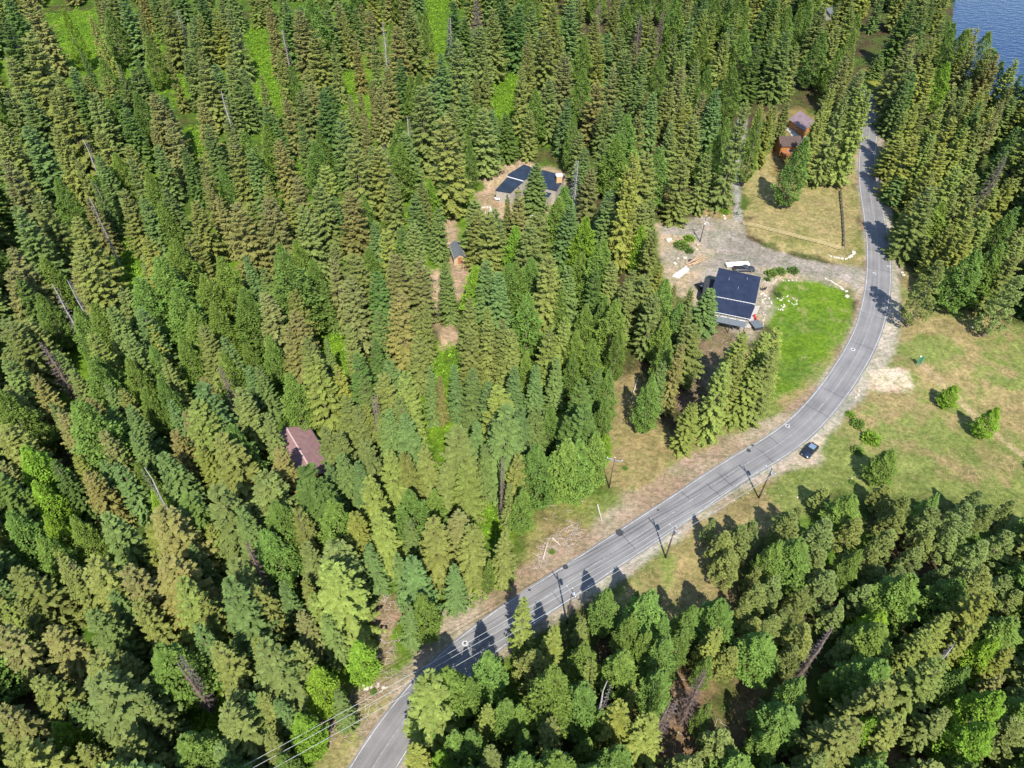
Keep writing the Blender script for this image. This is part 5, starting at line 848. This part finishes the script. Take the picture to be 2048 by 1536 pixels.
# -- generic small gabled building
def gabled(name, c, L_, W_, ang, he, hr, mroof, mwall, label, cat, overhang=.5, seams=8, door=True, porch=False):
    o = empty(name, c, ang, label=label, cat=cat)
    for s in (-1, 1): slab('roof', [Vector((-L_/2-overhang, 0, hr+.012*s)), Vector((L_/2+overhang, 0, hr+.012*s)), Vector((L_/2+overhang, s*(W_/2+overhang), he-.25)), Vector((-L_/2-overhang, s*(W_/2+overhang), he-.25))], .12, mroof, o, (0, 0, 0), seams)
    for s in (-1, 1):
        MB().box((0, s*W_/2, he/2-.2), (L_, .16, he+.4-.1)).build('wall', mwall, o)
        x = s*(L_/2-.1); t = .08; MB().add([(x-t, -W_/2, -.3), (x-t, W_/2, -.3), (x-t, W_/2, he-.1), (x-t, 0, hr-.2), (x-t, -W_/2, he-.1), (x+t, -W_/2, -.3), (x+t, W_/2, -.3), (x+t, W_/2, he-.1), (x+t, 0, hr-.2), (x+t, -W_/2, he-.1)],
            [(0, 4, 3, 2, 1), (5, 6, 7, 8, 9), (0, 1, 6, 5), (1, 2, 7, 6), (2, 3, 8, 7), (3, 4, 9, 8), (4, 0, 5, 9)]).build('gable_wall', mwall, o)
    for s in (-1, 1):
        w_ = MB().box((0, s*(W_/2+.1), he*.55), (1.1, .1, 1.0)).build('window', M['trim'], o); MB().box((0, s*(W_/2+.14), he*.55), (.9, .08, .8)).build('pane', M['glass'], w_)
    d_ = MB().box((-L_/2-.03, .0, 1.0), (.1, .95, 2.0)).build('door', M['red_deck'], o); MB().box((-L_/2-.1, .33, 1.0), (.06, .06, .12)).build('handle', M['metal'], d_); return o
# log cabin at the top: gable faces the camera
c = P(1606, 262); gabled('log_cabin', (c[0], c[1], 0), 8, 6.5, math.pi/2+.35, 3.0, 5.4, mat('purple_roof', (.20, .145, .155), .6, .15, 1), M['log'], 'small orange log cabin with a purplish roof in the upper clearing', 'cabin')
c = P(1572, 312); lodge = gabled('timber_lodge', (c[0], c[1]+2, 0), 6.5, 5.5, .1, 4.2, 6.0, mat('dark_shingle', (.075, .05, .042), .8, .3, 2), M['log'], 'orange timber lodge with a raised red deck under the trees', 'lodge')
for k in range(8): MB().box((-2.5+k*.62, -4.6, 2.2), (.56, 3.4, .1)).build('deck_board', M['red_deck'], lodge)
for k in range(5): MB().box((-2.7+k*1.15, -6.2, 1.2), (.18, .18, 3.8)).build('deck_post', M['log'], lodge)
MB().box((-.4, -6.25, 3.15), (4.9, .1, .12)).build('deck_rail', M['log'], lodge)
for k in range(14): MB().box((-2.6+k*.34, -6.25, 2.7), (.06, .06, .85)).build('baluster', M['log'], lodge)
c = P(1579, 270); link('stone_patio', mesh('stone_patio', [(c[0]-6, c[1]-4, .12), (c[0]+6, c[1]-5, .12), (c[0]+7, c[1]+5, .12), (c[0]-5, c[1]+6, .12)], [(0, 1, 2, 3)], mat('patio', (.4, .38, .33), .9, .25, .8, .03)), kind='structure')
c = P(914, 524); gabled('shed', (c[0], c[1]+2.2, 0), 6.0, 3.0, math.pi/2+.28, 2.2, 3.2, M['roof_grey'], mat('tan_board', (.42, .31, .20), .8, .2, 2), 'small tan shed with a grey roof on the dirt path', 'shed', .3, 6)
c = P(1655, 35); gabled('cottage', (c[0], c[1], 0), 8, 6, .8, 2.8, 4.6, M['roof_grey'], M['siding'], 'far grey roofed cottage between the trees at the top edge', 'cottage')

# ------------------------------------------------------------------ vehicles
def car(loc, ang, label, paint, kind='car', L_=4.5, W_=1.85, roofm=None):
    o = empty('parked_car' if kind == 'car' else 'pickup_truck', loc, ang, label=label, cat='car' if kind == 'car' else 'pickup truck')
    prof = [(-.5, .42, .62, .88), (-.47, .32, .86, .95), (-.36, .28, .93, 1.0), (-.1, .26, .97, 1.0), (.18, .26, .95, 1.0), (.30, .28, .90, 1.0), (.43, .3, .80, .96), (.49, .36, .66, .9), (.5, .42, .58, .82)]
    V = []; Fc = []; n = 8
    for x, zb, zt, wf in prof:
        w = W_/2*wf; X_ = x*L_; V += [(X_, -w*.9, zb), (X_, -w, zb+.16), (X_, -w, (zb+zt)/2+.05), (X_, -w*.9, zt), (X_, w*.9, zt), (X_, w, (zb+zt)/2+.05), (X_, w, zb+.16), (X_, w*.9, zb)]
    for i in range(len(prof)-1):
        for j in range(n): a, b = i*n+j, i*n+(j+1) % n; Fc.append((a, b, b+n, a+n))
    Fc += [tuple(range(n)), tuple(reversed(range((len(prof)-1)*n, len(prof)*n)))]; link('body', mesh('body', V, Fc, paint, True), None, o)
    cab = [(-.40, .86, 0.0), (-.27, .90, .5), (.03, .90, .54), (.23, .92, 0)] if kind == 'car' else [(-.08, .9, 0), (-.04, .9, .6), (.12, .9, .6), (.25, .92, 0)]
    V = []
    for x, wf, dz in cab: w = W_/2*wf*(1-.28*(dz > .1)); V += [(x*L_, -w, .9+dz), (x*L_, w, .9+dz)]
    link('window_glass', mesh('window_glass', V, [(0, 1, 3, 2), (2, 3, 5, 4), (4, 5, 7, 6), (0, 2, 4, 6), (1, 7, 5, 3), (0, 6, 7, 1)], M['carglass']), None, o)
    x0, x1 = cab[1][0]*L_, cab[2][0]*L_; w = W_/2*.66; zr = .92+cab[2][2]
    MB().hexa([(x0, -w, zr-.03), (x1, -w, zr), (x1, w, zr), (x0, w, zr-.03), (x0+.1, -w*.93, zr+.04), (x1-.08, -w*.93, zr+.05), (x1-.08, w*.93, zr+.05), (x0+.1, w*.93, zr+.04)]).build('roof', roofm or paint, o)
    if kind != 'car': MB().box((-.29*L_, 0, .99), (L_*.36, W_*.78, .06)).build('truck_bed', M['rubber'], o)
    for sx in (-.31, .32):
        for sy in (-1, 1):
            wm = MB().tube((sx*L_, sy*W_*.38, .34), (sx*L_, sy*W_*.5, .34), .34, .34, 14).build('wheel', M['rubber'], o); MB().tube((sx*L_, sy*W_*.49, .34), (sx*L_, sy*W_*.508, .34), .2, .18, 10).build('rim', M['rim'], wm)
    for sy in (-1, 1):
        MB().box((L_*.488, sy*W_*.33, .64), (.07, .26, .1)).build('headlight', M['lamp'], o); MB().box((-L_*.492, sy*W_*.35, .74), (.08, .3, .16)).build('tail_light', M['tail'], o); MB().box((.17*L_, sy*W_*.53, 1.0), (.14, .16, .12)).build('mirror', paint, o)
    return o
a_, b_ = Vector(P(1607, 916)), Vector(P(1629, 893)); d_ = b_-a_
car(((a_.x+b_.x)/2, (a_.y+b_.y)/2, .0), math.atan2(-d_.y, -d_.x), 'dark blue car parked on the gravel turnout beside the road', M['carpaint'], roofm=M['carroof'])
c = P(1487, 541); car((c[0], c[1], 0), .05, 'dark pickup truck parked behind the blue roofed house', mat('charcoal_paint', (.06, .065, .075), .35, metal=.4), 'truck', 5.8, 2.0)
c = P(1405, 582); car((c[0], c[1], 0), 1.95, 'dark pickup truck standing by the lean-to shed', mat('black_paint', (.02, .022, .03), .3, metal=.4), 'truck', 5.4, 1.95, M['metal'])
c = P(999, 395); car((c[0], c[1], 0), 1.2, 'white car parked at the left corner of the dark roofed house', M['whitepaint'], 'car')
c = P(1068, 436); car((c[0], c[1], 0), 1.5, 'white van sized car glimpsed below the dark roofed house', M['whitepaint'], 'car', 5.6, 2.1)
c = P(655, 975); car((c[0], c[1], 0), 1.1, 'white and grey car half hidden below the brown roofed cabin', M['whitepaint'], 'car')
# ------------------------------------------------------------------ yard things
q = [wpt(*p, .0) for p in ((1345, 553), (1358, 557), (1378, 541), (1371, 535))]; cc = sum(q, Vector())/4
o = empty('sheet_stack', cc, label='stack of long white sheets lying on bare ground in the yard', cat='sheet stack')
for k in range(4):
    a, b = q[0].lerp(q[1], k/4)-cc, q[0].lerp(q[1], (k+.92)/4)-cc; c_, d_ = q[3].lerp(q[2], (k+.92)/4)-cc, q[3].lerp(q[2], k/4)-cc; h_ = .35+.1*(k % 2); vv = [a, b, c_, d_]
    MB().hexa([v+Vector((0, 0, .02)) for v in vv]+[v+Vector((0, 0, h_)) for v in vv]).build('sheet', M['white'], o)
a, b = wpt(1452, 531.5, .4), wpt(1497, 528.5, .4); o = empty('trailer', a, label='long narrow white trailer behind the blue roofed house', cat='trailer'); d = b-a
MB().bar(Vector((0, 0, .25)), d+Vector((0, 0, .25)), 1.5, .5).build('deck', M['white'], o)
for t in (.35, .5):
    p = d*t; nn = Vector((-d.y, d.x, 0)).normalized()
    for s in (-.7, .7): MB().tube(p+nn*(s-.1)-Vector((0, 0, .08)), p+nn*(s+.1)-Vector((0, 0, .08)), .3, .3, 10).build('wheel', M['rubber'], o)
MB().bar(d+Vector((0, 0, .1)), d*1.12+Vector((0, 0, .05)), .12).build('hitch', M['metal'], o)
rs = random.Random(3)
for k, (p0, p1) in enumerate([((1372,528),(1408,512)),((1376,531),(1412,516)),((1380,524),(1404,508)),((1385,530),(1410,520)),((1368,534),(1395,524))]):
    a, b = wpt(*p0, .2), wpt(*p1, .2); link('felled_log', mesh('felled_log', *(lambda m_: (m_.V, m_.F))(MB().tube(a+Vector((0, 0, .12*(k % 2))), b+Vector((0, 0, .12*(k % 2))), .18, .13, 8)), mat('fresh_log', (.38, .25, .15), .9, .3, 3) if k == 0 else bpy.data.materials['fresh_log'])); tag(C.objects[-1], ('longest, leftmost', 'uppermost', 'shortest middle', 'lower right', 'thin leftmost lying')[k]+' peeled log of the loose pile at the yard edge', 'log', 'felled logs at the yard edge')
for k, (px, py) in enumerate([(1384, 523)]): blotch('burn_patch', px, py, 1.1, M['tar'], .03, 60, kind='structure')
# green notice board at the meadow path
c = P(1834, 733); z = float(ground_z(c[0], c[1])[0]); o = empty('notice_board', (c[0], c[1], z), .15, label='narrow dark green notice board between two posts at the meadow path', cat='sign')
MB().box((0, 0, 1.6), (.75, .10, 1.9)).build('panel', M['green'], o)
for s in (-1, 1): MB().box((s*.5, 0, 1.25), (.14, .16, 2.9)).build('post', M['greenpost'], o)
MB().box((-.5, .0, 2.78), (.3, .3, .14)).build('cap', M['white'], o)
# red chairs, grill and picnic table by the deck, patio furniture
def chair(px, py, ang, label, m):
    c = P(px, py); o = empty('garden_chair', (c[0], c[1], .0), ang, label=label, cat='chair', group='garden chairs'); MB().box((0, 0, .42), (.6, .6, .07)).build('seat', m, o); MB().box((0, .3, .8), (.6, .07, .75)).build('backrest', m, o)
    for sx in (-.26, .26):
        for sy in (-.26, .26): MB().box((sx, sy, .2), (.06, .06, .42)).build('leg', m, o)
chair(1509, 637, .4, 'red garden chair at the corner of the deck', M['red']); chair(1511, 642, 2.0, 'second red garden chair, just below the first', M['red']); chair(1525, 581, 1, 'dark garden chair on the stone patio', M['dark_siding']); chair(1529, 579, 4, 'dark garden chair right of the other one on the patio', M['dark_siding'])
c = P(1511, 654); o = empty('hot_tub', (c[0], c[1], 0), .3, label='dark covered hot tub beside the lower deck end', cat='hot tub'); MB().box((0, 0, .45), (2.3, 2.6, .9)).build('tub', M['dark_siding'], o); MB().box((0, 0, .96), (2.4, 2.7, .1)).build('cover', M['roof_grey'], o)
c = P(1468, 660); o = empty('barbecue', (c[0], c[1], 0), .5, label='black barbecue grill on the gravel below the porch', cat='grill'); MB().tube((-.4, 0, .95), (.4, 0, .95), .3, .3, 10).build('lid', M['dark_siding'], o); MB().box((0, 0, .75), (1.1, .5, .08)).build('shelf', M['metal'], o)
for s in (-.4, .4): MB().box((s, 0, .35), (.05, .4, .75)).build('leg', M['metal'], o)
# slash and fallen logs
for k, (x0, y0, x1, y1, lab) in enumerate([(1082,880,1100,892,'pale fallen log in the shaded plot between firs'),(1195,1010,1203,1040,'thin bleached log on the grass near the open plot'),(1086,1118,1095,1085,'pale leaning snag log on the bank above the road'),(1275,760,1262,800,'long grey pole lying in the tree shadow of the plot'),(1105,1075,1120,1090,'grey branchy log at the foot of the bank'),(1395,860,1370,855,'short log at the foot of the roadside spruces')]):
    a, b = wpt(x0, y0, .25), wpt(x1, y1, .25); ln_ = (b-a); b = a+ln_*min(1, 9/ln_.length); a.z += float(ground_z(a.x, a.y)[0]); b.z += float(ground_z(b.x, b.y)[0])
    MB().tube(a, b, .16, .09, 7).build('fallen_log', mat('bleached', (.45, .4, .34), .9) if k == 0 else bpy.data.materials['bleached'], None, label=lab, cat='log')
g = np.random.default_rng(9); mbs = MB()
def slash(poly, n, sd_):
    g = np.random.default_rng(sd_); W = Parr(poly); lo, hi = W.min(0), W.max(0); c = 0
    while c < n:
        p = g.uniform(lo, hi)
        if sdf(p[:1], p[1:], W)[0] < 0 or road_dist(p[:1], p[1:])[0] < HWM+2: continue
        z = float(ground_z(p[0], p[1])[0]); a = g.uniform(0, 6.28); l = g.uniform(.4, 1.6); mbs.bar((p[0], p[1], z+.06), (p[0]+math.cos(a)*l, p[1]+math.sin(a)*l, z+g.uniform(.05, .3)), .07); c += 1
slash(Z['track'], 230, 1); slash(Z['brown_plot'], 120, 2); slash([(1080,1090),(1150,1040),(1180,1080),(1080,1160),(1040,1190)], 200, 3); slash(Z['dirt_e'], 40, 4); slash(Z['dark_c'], 50, 5)
mbs.build('slash_debris', mat('slash', (.33, .27, .22), .9, .3, 1), None, kind='stuff', label='scattered broken branches and slash on the bare ground')
